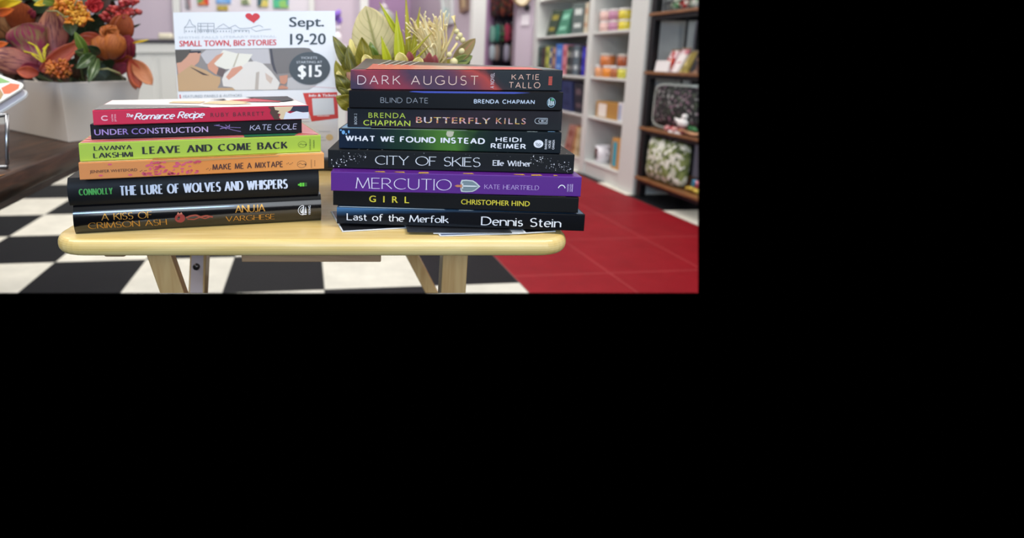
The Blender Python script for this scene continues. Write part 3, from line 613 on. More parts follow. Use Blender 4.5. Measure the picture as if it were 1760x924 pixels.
# ------------------------------------------------------------------ dark wooden side table on the left
TZ = .538
DW = wood_mat('dark_wood', '#241811', '#5a3c2a', (30, 3, 30), .5, .08)
st = empty('side_table', uvz(-.7, 1.0, 0), 'dark brown wooden side table carrying the flower planter at the left', 'table')
MB().box((-1.25, .45, TZ - .036), (-.407, 1.42, TZ), uvz, bev=.004).build('tabletop', DW, st)
MB().box((-1.18, .53, TZ - .09), (-.50, 1.36, TZ - .036), uvz).build('apron', DW, st)
DL = mat('#1c1420', .4)
for u, v, du, dv in ((-.455, .66, .135, -.10), (-1.0, 1.34, 0, .05), (-1.2, .60, -.05, -.05)):
    a = [uvz(u + x, v + y, TZ - .036) for x, y in ((-.02, -.02), (.02, -.02), (.02, .02), (-.02, .02))]
    c_ = [uvz(u + du + x, v + dv + y, 0) for x, y in ((-.014, -.014), (.014, -.014), (.014, .014), (-.014, .014))]
    MB().hexa(c_ + a).build('leg', DL, st)
# scratched front corner patch of bare wood
b = MB(); b.flat([uvz(-.4073 - q[0], q[1], TZ + .0004) for q in ((0, .735), (.012, .735), (.006, .79), (0, .80))]); b.build('bare_wood_patch', mat('#9a6a3c', .6), st)

# ------------------------------------------------------------------ planter with autumn flowers
c0 = Vector((-.5337, 1.0518, TZ)); rd, ld = Vector((.643, .766, 0)), Vector((-.766, .643, 0))
pc = c0 + (rd + ld) * .065
fa = empty('flower_arrangement', pc, 'autumn silk flowers in a white square tapered planter on the dark table', 'flower arrangement')
def planter():
    b = MB(); rings = []
    for half, hl, z in ((.0635, .15, 0), (.079, .172, .112), (.075, .168, .112), (.07, .164, .09)):
        cc = c0 + rd * .0635 + ld * .15 + Vector((0, 0, z))
        rings.append([b.b.verts.new(cc + rd * (sx * half) + ld * (sy * hl)) for sx, sy in ((-1, -1), (1, -1), (1, 1), (-1, 1))])
    for q, w_ in zip(rings, rings[1:]):
        for k in range(4): b.face([q[k], q[(k + 1) % 4], w_[(k + 1) % 4], w_[k]])
    b.face(list(reversed(rings[0]))); b.face(rings[-1])
    return b
planter().build('planter', mat('#e4d9cc', .45, var=.05, vs=9), fa, bevel=.002)

def petal_mat(name, base, tip, vein, rough=.6, veins=9):
    m, nt, p = node_mat(name, rough); uv = nt.nodes.new('ShaderNodeUVMap'); sp = nt.nodes.new('ShaderNodeSeparateXYZ'); nt.links.new(uv.outputs[0], sp.inputs[0])
    r = ramp(nt, [(0, base), (.9, tip)]); nt.links.new(sp.outputs[0], r.inputs[0])
    mp = nt.nodes.new('ShaderNodeMapping'); mp.inputs['Scale'].default_value = (1.6, veins, 1); nt.links.new(uv.outputs[0], mp.inputs[0])
    no = nt.nodes.new('ShaderNodeTexNoise'); no.inputs['Scale'].default_value = 2.2; no.inputs['Detail'].default_value = 3; nt.links.new(mp.outputs[0], no.inputs['Vector'])
    rr = ramp(nt, [(.47, (0, 0, 0)), (.58, (1, 1, 1))]); nt.links.new(no.outputs['Fac'], rr.inputs[0])
    mx = nt.nodes.new('ShaderNodeMix'); mx.data_type = 'RGBA'; nt.links.new(rr.outputs[0], mx.inputs[0]); nt.links.new(r.outputs[0], mx.inputs[6]); mx.inputs[7].default_value = lin(vein)
    nt.links.new(mx.outputs[2], p.inputs['Base Color']); return m
def leaf_mat(name, col, rib, rough=.45):
    m, nt, p = node_mat(name, rough); uv = nt.nodes.new('ShaderNodeUVMap'); sp = nt.nodes.new('ShaderNodeSeparateXYZ'); nt.links.new(uv.outputs[0], sp.inputs[0])
    r = ramp(nt, [(0, col), (.44, col), (.5, rib), (.56, col), (1, col)]); nt.links.new(sp.outputs[1], r.inputs[0])
    tc = nt.nodes.new('ShaderNodeTexCoord'); no = nt.nodes.new('ShaderNodeTexNoise'); no.inputs['Scale'].default_value = 40; nt.links.new(tc.outputs['Object'], no.inputs['Vector'])
    mr = nt.nodes.new('ShaderNodeMapRange'); mr.inputs['To Min'].default_value = .7; mr.inputs['To Max'].default_value = 1.3; nt.links.new(no.outputs['Fac'], mr.inputs[0])
    hs = nt.nodes.new('ShaderNodeHueSaturation'); nt.links.new(mr.outputs[0], hs.inputs['Value']); nt.links.new(r.outputs[0], hs.inputs['Color'])
    def Mt(op, a, bb):
        n = nt.nodes.new('ShaderNodeMath'); n.operation = op
        for i, q in enumerate((a, bb)):
            if isinstance(q, (int, float)): n.inputs[i].default_value = q
            else: nt.links.new(q, n.inputs[i])
        return n.outputs[0]
    side = Mt('FRACT', Mt('SUBTRACT', Mt('MULTIPLY', sp.outputs[0], 7.0), Mt('MULTIPLY', Mt('ABSOLUTE', Mt('SUBTRACT', sp.outputs[1], .5), 0), 5.0)), 0)
    vein = Mt('MULTIPLY', Mt('LESS_THAN', side, .12), .45)
    mx = nt.nodes.new('ShaderNodeMix'); mx.data_type = 'RGBA'; nt.links.new(vein, mx.inputs[0]); nt.links.new(hs.outputs[0], mx.inputs[6]); mx.inputs[7].default_value = lin(rib)
    nt.links.new(mx.outputs[2], p.inputs['Base Color']); return m
def petal_fn(base, tip, width, arch=.3, cup=.25, peak=.55, point=1.0, roll=0.0, wave=0.0, side=None, broad=False):
    ax = tip - base; L = ax.length; t = ax / L; see = (CAM - (base + tip) / 2).normalized()
    s = t.cross(see).normalized() if side is None else side; n = s.cross(t).normalized()
    if n.dot(see) < 0: n = -n
    if roll: s, n = s * math.cos(roll) + n * math.sin(roll), n * math.cos(roll) - s * math.sin(roll)
    ph = rnd.random() * 6
    def fn(i, j):
        q = i ** (math.log(.5) / math.log(peak)); wd = width * (math.sin(math.pi * (.06 + .94 * q)) ** .75 if q < .5 else math.sin(math.pi * (.06 + .94 * q)) ** (.75 * point) if q < 1 else 0)
        if broad: wd = width * min(1, (.16 + 1.05 * i ** .8)) * (1 - i ** 7) ** .5 * (1 + .05 * math.sin(i * 9 + ph))
        y = (j - .5); return base + ax * i + s * (y * wd) + n * (arch * L * math.sin(math.pi * i) * .5 + cup * wd * (4 * y * y) * .5 + wave * width * math.sin(i * 11 + y * 5 + ph))
    return fn
def petal(p, name, base, tip, width, m, nu=14, nv=8, thick=.0012, **k): return MB().sheet(petal_fn(base, tip, width, **k), nu, nv).build(name, m, p, True, thick=thick, fix=False)
PXM = 1.06 / F
ROSY = petal_mat('rosy_petal', '#5c1028', '#a8405a', '#96784e'); TAN = petal_mat('tan_petal', '#8a5228', '#b98450', '#744422'); PINKT = petal_mat('pink_tan_petal', '#7e2a40', '#b87a58', '#66282e')
SALM = petal_mat('salmon_petal', '#8a2c1c', '#c25a30', '#9c3622'); MAG = petal_mat('magenta_petal', '#5a1422', '#962a40', '#6e1c2a'); RUST = petal_mat('rust_petal', '#6a240e', '#a8501e', '#863a16')
YEL = petal_mat('yellow_petal', '#c98a12', '#e6c81e', '#d6a818'); ORG = petal_mat('orange_petal', '#b8431a', '#de6a24', '#c9541c'); GRN = leaf_mat('green_leaf', '#34481f', '#9aa878', .28); DGR = leaf_mat('dark_leaf', '#1c2c16', '#34482a', .5); LGR = leaf_mat('light_leaf', '#62782c', '#a0ae58', .35)
DKR = leaf_mat('brown_leaf', '#3a2314', '#55331e', .6)
# dark leaves filling the middle
b = MB(); b2 = MB()
for k in range(170):
    x, y = rnd.uniform(-30, 222), rnd.uniform(-40, 142); Y = rnd.uniform(1.12, 1.3)
    if x > 205 and y < 100: continue
    if y > 128: Y = rnd.uniform(1.13, 1.2); y = min(y, 138); x = min(max(x, -20), 215)
    p = at(x, y, Y); d = Vector((rnd.uniform(-1, 1), rnd.uniform(-.6, .3), rnd.uniform(-.5, 1))).normalized() * rnd.uniform(.04, .075)
    (b if k % 3 else b2).sheet(petal_fn(p - d / 2, p + d / 2, rnd.uniform(.022, .04), .2, .2), 6, 4)
tag(b.build('dark_leaves', DGR, fa, True, fix=False), 'dense dark green leaves'); tag(b2.build('brown_leaves', DKR, fa, True, fix=False), 'dark brown leaves')
# stems down into the planter
b = MB()
for k in range(16):
    p = at(rnd.uniform(30, 200), rnd.uniform(60, 130), rnd.uniform(1.12, 1.2)); q = pc + Vector((rnd.uniform(-.03, .03), rnd.uniform(-.03, .03), .085)); b.tube([q, (p + q) / 2 + Vector((0, -.01, 0)), p], .0025, 5)
b.build('stems', mat('#3c4a24', .6), fa, True)
# the large rosy lily in front
li = lambda bx, by, tx, ty, w_, m, Yb=1.03, Yt=1.0, name='petal', par=None, **k: petal(par or fa, name, at(bx, by, Yb), at(tx, ty, Yt), w_ * PXM, m, **k)
ly = MB().ball(at(72, 112, 1.04), .012, 2).build('lily_blossom', mat('#6e1c30', .7), fa, True)
def lp(*a, **k):
    o = li(*a, **k); o.parent = ly; o.location = (0, 0, 0); return o
lp(72, 116, 38, 41, 66, ROSY, 1.04, 1.02, nu=18, arch=-.25, cup=-.4, wave=.02, broad=True)
lp(96, 102, 88, 10, 48, PINKT, 1.07, 1.07, arch=-.15, cup=-.45, peak=.55, point=1.2, wave=.03)
lp(66, 112, -26, 97, 44, PINKT, 1.03, .99, arch=.2, cup=-.3, peak=.55, point=1.2, wave=.03)
lp(72, 118, 34, 118, 22, MAG, 1.025, 1.01, arch=.1, cup=.5)
lp(70, 122, 138, 72, 26, SALM, 1.02, 1.05, arch=-.15, cup=.4, peak=.5)
lp(78, 112, 118, 82, 24, ROSY, 1.05, 1.06, arch=.1, cup=.3)
lp(66, 126, 28, 122, 20, SALM, 1.01, .99, arch=.15, cup=.4)
b = MB()
for pts in ([(75, 106), (66, 90), (60, 78), (49, 73)], [(75, 106), (68, 88), (62, 80)], [(76, 106), (78, 90), (74, 84), (84, 76)], [(74, 106), (66, 96), (54, 91), (38, 88)], [(73, 107), (64, 100), (55, 93)], [(78, 103), (74, 92), (80, 80)]):
    P = [at(x, y, 1.01 + .004 * i) for i, (x, y) in enumerate(pts)]; b.tube(P, [.0010] * (len(P) - 1) + [.0019], 6)
o = b.build('stamens', mat('#c9b81e', .6), ly, True); o.location = (0, 0, 0); tag(o, 'yellow stamens of the lily')
# beige and yellow petals at the upper left
for a in [(20, 60, 8, 6, 46, TAN), (34, 58, 36, 4, 44, RUST), (6, 66, -10, 14, 40, TAN)]: li(*a, Yb=1.1, Yt=1.08, arch=.15, cup=-.25, point=.7)
for a in [(-6, 22, 26, -8, 18, YEL), (0, 14, 12, -18, 18, YEL), (-8, 10, 38, 2, 14, YEL), (-4, 24, 24, 16, 14, ORG)]: li(*a, Yb=1.05, Yt=1.02, arch=.2, cup=.3)
for a in [(-8, 78, 14, 74, 12, ORG)]: li(*a, Yb=1.04, Yt=1.02)
for a in [(50, 30, 55, 14, 9, MAG), (55, 32, 60, 18, 8, MAG), (62, 46, 57, 40, 6, MAG)]: li(*a, Yb=1.1, Yt=1.09)
li(98, 6, 52, -4, 16, LGR, 1.03, 1.0, name='leaf'); li(84, 2, 58, 9, 9, YEL, 1.02, 1.0, name='leaf')
# salmon petals and the rust rose
li(176, 76, 124, 72, 26, SALM, 1.09, 1.06, arch=.15, cup=.3); li(180, 70, 134, 62, 22, SALM, 1.1, 1.07, arch=.15, cup=.2)
rc = at(190, 66, 1.06)
ro = MB().ball(rc + Vector((0, .014, -.012)), .022, 3, (1, .9, 1.1)).build('rose_blossom', mat('#8f4a26', .7), fa, True)
RS = petal_mat('rose_petal', '#8a3812', '#c46e2c', '#a25020')
def rp(*a, **k): o = li(*a, **k); o.parent = ro; o.location = (0, 0, 0); o.name = 'petal'
for k in range(7):
    a = k * .9; rp(188, 60, 188 + 17 * math.cos(a), 52 + 10 * math.sin(a), 18, RS, 1.05, 1.04, arch=.4, cup=.6, point=.4)
for a in [(186, 102, 168, 62, 34, RS), (192, 102, 200, 60, 36, RS), (184, 100, 184, 64, 40, RS)]: rp(*a, Yb=1.055, Yt=1.035, arch=.35, cup=-.4, point=.4, peak=.6)
for a in [(180, 102, 158, 78, 26, RUST), (196, 100, 212, 74, 26, MAG)]: rp(*a, Yb=1.07, Yt=1.06, arch=.2, cup=.3)
for a in [(208, 72, 218, 24, 34, RUST), (200, 64, 206, 26, 30, RUST), (210, 106, 222, 60, 34, MAG), (204, 112, 214, 68, 30, MAG), (200, 118, 228, 98, 26, RUST), (196, 122, 222, 112, 22, MAG), (212, 122, 222, 100, 14, MAG)]:
    li(*a, Yb=1.12, Yt=1.1, arch=.2, cup=.3, point=.6)
# drooping petals at the right
for a in [(224, 102, 240, 152, 22, SALM), (228, 103, 262, 146, 26, petal_mat('peach_petal', '#b0562e', '#cf8a5e', '#bf7248')), (222, 104, 234, 154, 18, RUST)]: li(*a, Yb=1.1, Yt=1.07, arch=.25, cup=.4, peak=.62, point=.7, wave=.03)
# green leaves at the front
for a in [(150, 96, 128, 54, 16, LGR), (146, 92, 128, 88, 16, GRN), (164, 92, 131, 118, 20, GRN), (168, 100, 152, 142, 17, GRN), (172, 92, 150, 78, 14, DGR), (120, 40, 124, 62, 22, DGR)]: li(*a, Yb=1.03, Yt=1.0, name='leaf', arch=.2, cup=.3, point=1.3)
li(228, 74, 256, 68, 4, YEL, 1.1, 1.08, name='leaf'); li(226, 48, 242, 41, 4, DGR, 1.12, 1.1, name='leaf')
# berry sprays
def spray(name, pts, n, cols, sz, Y, lab):
    os_ = []
    for ci, col in enumerate(cols):
        b = MB()
        for k in range(n // len(cols)):
            cx, cy, rx, ry = rnd.choice(pts); a, q = rnd.random() * 6.28, rnd.random() ** .5
            p = at(cx + rx * q * math.cos(a), cy + ry * q * math.sin(a), Y + rnd.uniform(-.02, .02))
            if sz[0] == 'star':
                for e in range(4):
                    d = Vector((rnd.uniform(-1, 1), rnd.uniform(-1, .2), rnd.uniform(-1, 1))).normalized() * sz[1]; b.tube([p, p + d * .6, p + d], [sz[1] * .12, sz[1] * .26, sz[1] * .08], 5)
            else: b.ball(p, sz[1] * rnd.uniform(.8, 1.2), 1, (1, 1, .8))
        os_.append(tag(b.build(name, mat(col, .5), fa, True), lab))
    return os_
spray('berry_spray', [(118, 12, 24, 12), (134, 30, 18, 10), (106, 10, 12, 8)], 150, ['#d9841e', '#e0a030', '#c2661a'], ('star', .011), 1.04, 'yellow orange berry spray')
spray('berry_spray', [(102, 118, 17, 12), (90, 116, 8, 8)], 80, ['#b85a1e', '#c9742a', '#8f3f16'], ('star', .010), 1.01, 'burnt orange berry spray')
spray('berry_spray', [(205, 30, 16, 10), (195, 12, 14, 12), (222, 20, 8, 5), (238, 20, 5, 3), (214, 4, 14, 6), (184, 28, 10, 8), (228, 2, 8, 5), (205, 18, 10, 8)], 110, ['#a5282a', '#b83a30', '#8f2626'], ('ball', .0052), 1.12, 'red berry spray')
b = MB()
for x, y in ((238, 22), (222, 22), (234, 4), (214, 6), (198, 14), (205, 30)): b.tube([at(188, 52, 1.14), at((x + 185) / 2, (y + 60) / 2, 1.13), at(x, y, 1.12)], .0014, 5)
b.build('berry_twigs', mat('#6a3a22', .7), fa, True)
for k in range(6): li(162, 14, 162 + 16 * math.cos(k * 1.05), 4 + 12 * math.sin(k * 1.05), 16, petal_mat('red_petal%d' % k, '#7a1216', '#b8242a', '#96191e') if k == 0 else bpy.data.materials['red_petal0'], 1.08, 1.06, arch=.4, cup=.5, point=.5)
for pts in ([(80, 19), (98, 19), (110, 28)], [(134, -4), (128, 10)], [(110, 30), (118, 28)]): MB().tube([at(x, y, 1.0) for x, y in pts], .0013, 5).build('pale_twig', mat('#8f8a5a', .6), fa, True)
b = MB()
b.tube([at(150, 132, 1.04), at(162, 120, 1.03), at(185, 118, 1.03), at(205, 126, 1.05), at(212, 136, 1.08)], .002, 6)
b.build('pale_twig', mat('#8f8a5a', .6), fa, True)

# ------------------------------------------------------------------ board book leaning on a wire easel at the far left
P0 = at(47, 146, .83); ea = (at(-60, 106, .90) - P0).normalized(); t2 = at(-30, 205, .765) - P0; eb = (t2 - ea * t2.dot(ea)).normalized(); en = ea.cross(eb).normalized()
if en.dot(Vector((0, 0, 1))) < 0: en = -en
bb = empty('board_book', P0, 'white board book with green and orange drawings leaning on the wire easel', 'book')
fr = lambda x, y, z: P0 + ea * x + eb * y + en * z
def rrect(x0, y0, x1, y1, r, n=6):
    o = []
    for cx, cy, a in ((x0 + r, y0 + r, 180), (x1 - r, y0 + r, 270), (x1 - r, y1 - r, 0), (x0 + r, y1 - r, 90)): o += [(cx + r * math.cos(R(a + 90 * k / n)), cy + r * math.sin(R(a + 90 * k / n))) for k in range(n + 1)]
    return o
BBW, BBH = .17, .15
MB().prism([fr(x, y, -.002) for x, y in rrect(0, 0, BBW, BBH, .014)], en * .002).build('front_board', mat('#e6e4dc', .35, coat=.3), bb)
MB().prism([fr(x, y, -.013) for x, y in rrect(.003, .003, BBW - .003, BBH - .003, .012)], en * .011).build('page_block', mat('#b9b8c4', .7), bb)
MB().prism([fr(x, y, -.016) for x, y in rrect(0, 0, BBW, BBH, .014)], en * .003).build('back_board', mat('#d9dadb', .35, coat=.3), bb)
bb['world'] = 1
for nm, poly, col in (('leaf_print', [(.03, .006), (.07, .004), (.11, .01), (.10, .03), (.06, .026)], '#7fae62'), ('orange_print', [(.004, .012), (.012, .004), (.028, .008), (.03, .022), (.012, .03), (.005, .026)], '#d9663a'),
                      ('brown_print', [(.012, .031), (.03, .024), (.034, .034), (.026, .05), (.01, .05), (.005, .04)], '#a8875a'), ('pink_print', [(.04, .05), (.05, .046), (.046, .09), (.036, .1)], '#c99aa0'), ('dark_print', [(.05, .03), (.075, .026), (.075, .029), (.05, .034)], '#4a4a4a')):
    MB().flat([fr(x, y, .0003) for x, y in poly]).build(nm, mat(col, .4), bb)
es = empty('wire_easel', (P0.x - .05, P0.y, TZ), 'silver wire easel standing on the dark table under the board book', 'easel')
b = MB(); ftp = at(10, 258, .80); ftp.z = TZ + .003
k0 = fr(.035, .105, -.0185)
b.tube([at(12, 197, .80), ftp + Vector((0, 0, .004)), ftp, ftp + Vector((-.045, .0, 0)), ftp + Vector((-.05, 0, .004))], .0028, 8)
b.tube([at(12, 197, .80), fr(.06, .10, -.0195), fr(.06, .02, -.0195)], .0028, 8)
b.tube([ftp + Vector((-.09, .0, 0)), at(12, 197, .80) + Vector((-.09, 0, 0)), fr(.15, .10, -.0195), fr(.15, .02, -.0195)], .0028, 8)
b.tube([ftp, ftp + Vector((-.09, 0, 0))], .0028, 8); b.tube([at(12, 197, .80), at(12, 197, .80) + Vector((-.09, 0, 0))], .0028, 8)
b.tube([fr(.02, .1535, -.02), fr(.16, .1535, -.02)], .0028, 8)
b.build('wire_frame', mat('#9a9a9c', .25, metal=.9), es, True)

# ------------------------------------------------------------------ festival poster standing at the back of the small table
YP = .80
ps = empty('festival_poster', (-.138, YP + .004, TZ), 'white festival poster with a red heart standing on the table behind the books', 'poster')
def pp(x, y, k=0): return at(x, y, YP - .0002 * k)
MB().prism([pp(297.4, 21.4), pp(575.6, 18.5), pp(582.5, 274), pp(312, 279)], (0, .004, 0)).build('poster_board', mat('#e4e5e8', .45, coat=.15), ps)
zb_ = at(440, 275, YP).z
MB().box((at(318, 278, YP).x, YP - .018, TZ + .0002), (at(577, 278, YP).x, YP + .024, zb_ + .004), bev=.002).build('stand_base', mat('#2b2a2a', .4), ps)
DK = mat('#2f3a40', .5); RED = mat('#cf2f33', .5); GRY = mat('#9aa0a6', .5); LGRY = mat('#c3c7cc', .5); WT = mat('#f0f0f0', .5)
def ptext(t, x0, y0, x1, y1, m, name='lettering', sl=-.014, k=2, **kw):
    me = sans_text(t, lambda a, b_: pp(x0 + (x1 - x0) * a, y1 + (y0 - y1) * b_ + sl * (x1 - x0) * a, k), **kw); return link(name, me, m, ps)
def pshape(name, pts, m, k=1): return MB().flat([pp(x, y, k) for x, y in pts]).build(name, m, ps)
ptext('Sept.', 497, 29.5, 557, 51.5, DK, 'date_lettering', bold=.02, fat=.018); ptext('19-20', 498.5, 58, 560, 77, DK, 'date_lettering', bold=.02, fat=.016)
ptext('SMALL TOWN, BIG STORIES', 308.3, 70, 475, 81.5, RED, 'slogan_lettering', fat=.0042)
ptext('SMITHS FALLS LITERARY FESTIVAL', 307, 62.5, 475, 66.5, LGRY, 'festival_lettering', bold=.0)
h = [(.5 + .5 * math.sin(t) ** 3, (13 * math.cos(t) - 5 * math.cos(2 * t) - 2 * math.cos(3 * t) - math.cos(4 * t))) for t in [i * math.pi / 20 for i in range(40)]]
pshape('red_heart', [(434.5 + (x - .5) * 25 - (y - 0) * .12 * 0 + (-y) * .1, 30 - y * .62) for x, y in [((hx), hy) for hx, hy in h]], RED, 2)
def pline(b, x0, y0, x1, y1, w_=.45):
    d = math.hypot(x1 - x0, y1 - y0); nx, ny = -(y1 - y0) / d * w_, (x1 - x0) / d * w_; b.flat([pp(x0 + nx, y0 + ny, 2), pp(x1 + nx, y1 + ny, 2), pp(x1 - nx, y1 - ny, 2), pp(x0 - nx, y0 - ny, 2)])
b = MB()
for pl in ([(317, 57), (317, 47), (322, 42), (326, 33), (330, 42), (336, 45), (336, 57)], [(340, 57), (340, 40), (368, 40), (368, 57)], [(374, 47), (384, 41), (394, 48), (404, 43), (412, 49), (430, 48), (446, 43), (452, 47)], [(371, 57), (371, 49), (398, 49), (398, 57)], [(402, 57), (402, 52), (428, 52), (428, 57)], [(432, 49), (440, 54), (452, 51), (466, 50)], [(317, 47), (336, 46)], [(340, 45), (368, 45)], [(340, 51), (368, 51)], [(345, 40), (345, 57)], [(357, 40), (357, 57)]):
    for a_, c_ in zip(pl, pl[1:]): pline(b, *a_, *c_)
for x in list(range(320, 336, 5)) + list(range(343, 368, 4)) + list(range(374, 398, 5)) + list(range(405, 428, 6)): pline(b, x, 52.5, x, 55, .9)
b.build('skyline_drawing', GRY, ps)
ptext('FEATURED PANELS & AUTHORS', 315, 163.5, 416, 168, GRY, 'panel_lettering', bold=.012, sl=-.02); MB().flat([pp(308.5, 162.5, 2), pp(310.3, 162.5, 2), pp(311, 169, 2), pp(309.2, 169, 2)]).build('red_mark', RED, ps)
# printed picture: someone lying on a grey sofa, reading
z_ = lambda q: [(290 + x / 5.133, y / 5.133) for x, y in q]
pshape('sofa_picture', z_([(55, 437), (1190, 420), (1240, 425), (1275, 455), (1290, 480), (1300, 560), (1310, 745), (1240, 790), (85, 806)]), mat('#8c8683', .5))
for i, (nm, pts, col) in enumerate([('light_pillow', [(280, 480), (330, 440), (500, 435), (880, 430), (900, 560), (760, 560), (700, 480), (480, 600), (330, 560)], '#bdb9bb'), ('sofa_back', [(905, 428), (1190, 421), (1240, 426), (1280, 460), (1290, 560), (1180, 640), (960, 650), (910, 560)], '#736e6c'), ('sofa_seam', [(890, 430), (910, 430), (930, 560), (960, 660), (925, 620), (905, 560)], '#46434a'),
     ('seat_cushion', [(1050, 690), (1200, 650), (1305, 700), (1308, 745), (1240, 788), (1040, 790)], '#b9b6b6'), ('grey_hair', [(58, 440), (200, 436), (185, 470), (160, 505), (110, 550), (64, 560)], '#575048'), ('reader_face', [(70, 555), (110, 548), (160, 500), (190, 460), (285, 452), (272, 520), (265, 545), (215, 590), (180, 640), (85, 665)], '#cf9a80'), ('glasses', [(180, 452), (285, 449), (284, 464), (262, 472), (250, 463), (186, 468)], '#2c2a34'),
     ('beige_sweater', [(76, 660), (200, 570), (330, 620), (400, 665), (455, 680), (455, 730), (430, 775), (580, 775), (585, 795), (84, 805)], '#bf9c74'), ('sweater_fold', [(185, 590), (215, 600), (360, 668), (300, 660)], '#4a3a36'), ('dark_sleeve', [(400, 590), (505, 610), (475, 680), (430, 660)], '#6a5a58'), ('open_book', [(395, 570), (480, 440), (600, 470), (740, 478), (665, 600), (500, 610)], '#e3dfd2'), ('book_gutter', [(560, 600), (612, 468), (622, 470), (575, 602)], '#b9b09c'),
     ('upper_hand', [(340, 570), (420, 490), (485, 462), (470, 490), (400, 560), (440, 600), (420, 660), (350, 610)], '#cf9478'), ('white_trousers', [(470, 700), (490, 650), (560, 590), (640, 590), (700, 545), (770, 540), (830, 560), (900, 625), (980, 730), (960, 790), (590, 795), (560, 770), (480, 760)], '#dcd6cf'), ('lower_hand', [(505, 680), (560, 600), (640, 580), (655, 600), (590, 660), (530, 705)], '#d0937a'),
     ('trouser_fold', [(770, 640), (800, 630), (790, 790), (760, 790)], '#b5aaa0'), ('trouser_fold', [(850, 640), (920, 690), (900, 740), (860, 700)], '#c9b4a6'), ('upper_foot', [(975, 670), (1050, 660), (1045, 720), (1020, 745), (985, 735)], '#c48a70'), ('lower_foot', [(970, 765), (1000, 750), (1055, 770), (1050, 785), (965, 785)], '#c48a70')]):
    o = MB().flat([pp(x, y, 1.4 + .12 * i) for x, y in z_(pts)]).build(nm, mat(col, .5), ps)
pshape('price_badge', [(532.3 + 35.2 * math.cos(t * math.pi / 24), 117.3 + 28 * math.sin(t * math.pi / 24)) for t in range(48)], mat('#3c4143', .4), 5)
ptext('TICKETS', 517, 97.5, 545, 101.5, LGRY, 'badge_lettering', k=6, bold=.01); ptext('STARTING AT', 509.5, 105, 554, 109, LGRY, 'badge_lettering', k=6, bold=.01); ptext('$15', 512, 112, 553, 136, WT, 'price_lettering', k=6, bold=.03, fat=.05)
b = MB(); pline(b, 533, 148.5, 579.5, 151.5, .3); b.build('thin_red_line', mat('#d9a0a4', .5), ps)
pshape('red_info_panel', [(520.5, 159.8), (579.6, 158.2), (581.6, 203), (535.5, 208.7)], mat('#cf3a30', .5), 1)
ptext('Info & Tickets', 531, 161.8, 578.5, 166.3, WT, 'info_lettering', bold=.035, k=2)
pshape('blank_code_square', [(536, 169), (573, 168), (575, 196.5), (538.5, 198.5)], mat('#cfd0d0', .5), 2)
pshape('scan_hint_line', [(545, 197.5 + 1.2), (566, 196.8 + 1.2), (566, 198.4 + 1.2), (545, 199 + 1.2)], mat('#e6b8b2', .5), 2)
b = MB()
for x0, x1, y in ((519, 534, 201), (519, 532, 209), (548, 568, 226), (549, 556, 236), (548, 560, 241), (553, 558, 260)): pline(b, x0, y, x1, y - .4, .55)
b.build('small_print', LGRY, ps)
pshape('gold_seal', [(566.3 + 6.2 * math.cos(t * math.pi / 10), 235.8 + 5.4 * math.sin(t * math.pi / 10)) for t in range(20)], mat('#e3c88f', .5), 2)

# ------------------------------------------------------------------ straw-coloured bouquet in a pot behind the right stack
bq = Vector((.066, .745, TZ))
bo = empty('dried_bouquet', bq, 'straw yellow bouquet of leaves and raffia in a clay pot behind the right stack', 'bouquet')
MB().lathe(bq, [(.05, 0), (.054, .003), (.072, .118), (.078, .12), (.078, .138), (.07, .138), (.066, .11)], 32).build('clay_pot', mat('#a87a66', .7, var=.08, vs=25), bo, True)
MB().lathe(bq, [(.04, .10), (.068, .116), (.03, .124), (.003, .126)], 24).build('moss', mat('#6a5a2c', .9), bo, True)
BT = leaf_mat('tan_leaf', '#cdbd88', '#8a8440', .6); OL = leaf_mat('olive_leaf', '#827a1e', '#b3a03a', .55); DOL = leaf_mat('dark_olive_leaf', '#5f5c18', '#a09a36', .5); SPK = leaf_mat('lime_spike', '#b4b71c', '#d2d43e', .5); SPD = leaf_mat('olive_spike', '#a39a1e', '#c9c03e', .5)
PYL = petal_mat('pale_yellow_petal', '#c9ae4a', '#e6d78a', '#d2bd62'); PRD = petal_mat('dusky_red_petal', '#6e2428', '#9a4a46', '#82383a'); RAF = mat('#f3e3b0', .75); RAF2 = mat('#e8d394', .75)
def bl(bx, by, tx, ty, w_, m, Yb=.75, Yt=.74, name='leaf', **k): return petal(bo, name, at(bx, by, Yb), at(tx, ty, Yt), w_ * .74 / F, m, **k)
tag(bl(655, 118, 628, 10, 78, BT, .79, .785, arch=.12, cup=.15, peak=.48, point=.9), 'large tan leaf with a dark midrib')
bl(690, 112, 664, 36, 30, BT, .80, .80, arch=.1)
for a in [(688, 118, 681, 18, 17, SPK, .74, .735), (704, 116, 697, -16, 10, SPD, .76, .765), (706, 112, 722, 12, 11, SPD, .75, .745), (669, 116, 655, 62, 14, SPK, .725, .715), (684, 60, 652, 4, 9, SPK, .77, .765), (696, 104, 742, 56, 5, SPD, .73, .72), (706, 110, 738, 78, 4, SPD, .73, .72), (694, 100, 690, 54, 9, SPD, .755, .75)]: bl(*a, name='spike_leaf', point=1.6, cup=.5, arch=.08, peak=.3)
for a in [(628, 122, 622, 64, 28, OL, .735, .72), (648, 116, 636, 72, 18, LGR, .75, .74), (612, 130, 572, 62, 24, DOL, .76, .75), (606, 140, 598, 78, 20, DOL, .75, .745), (600, 160, 578, 128, 26, DOL, .72, .715), (606, 182, 578, 166, 26, OL, .70, .69), (610, 176, 582, 150, 16, DOL, .71, .70), (590, 150, 577, 104, 18, OL, .735, .73)]: bl(*a, arch=.15, cup=.3, wave=.05, peak=.45)
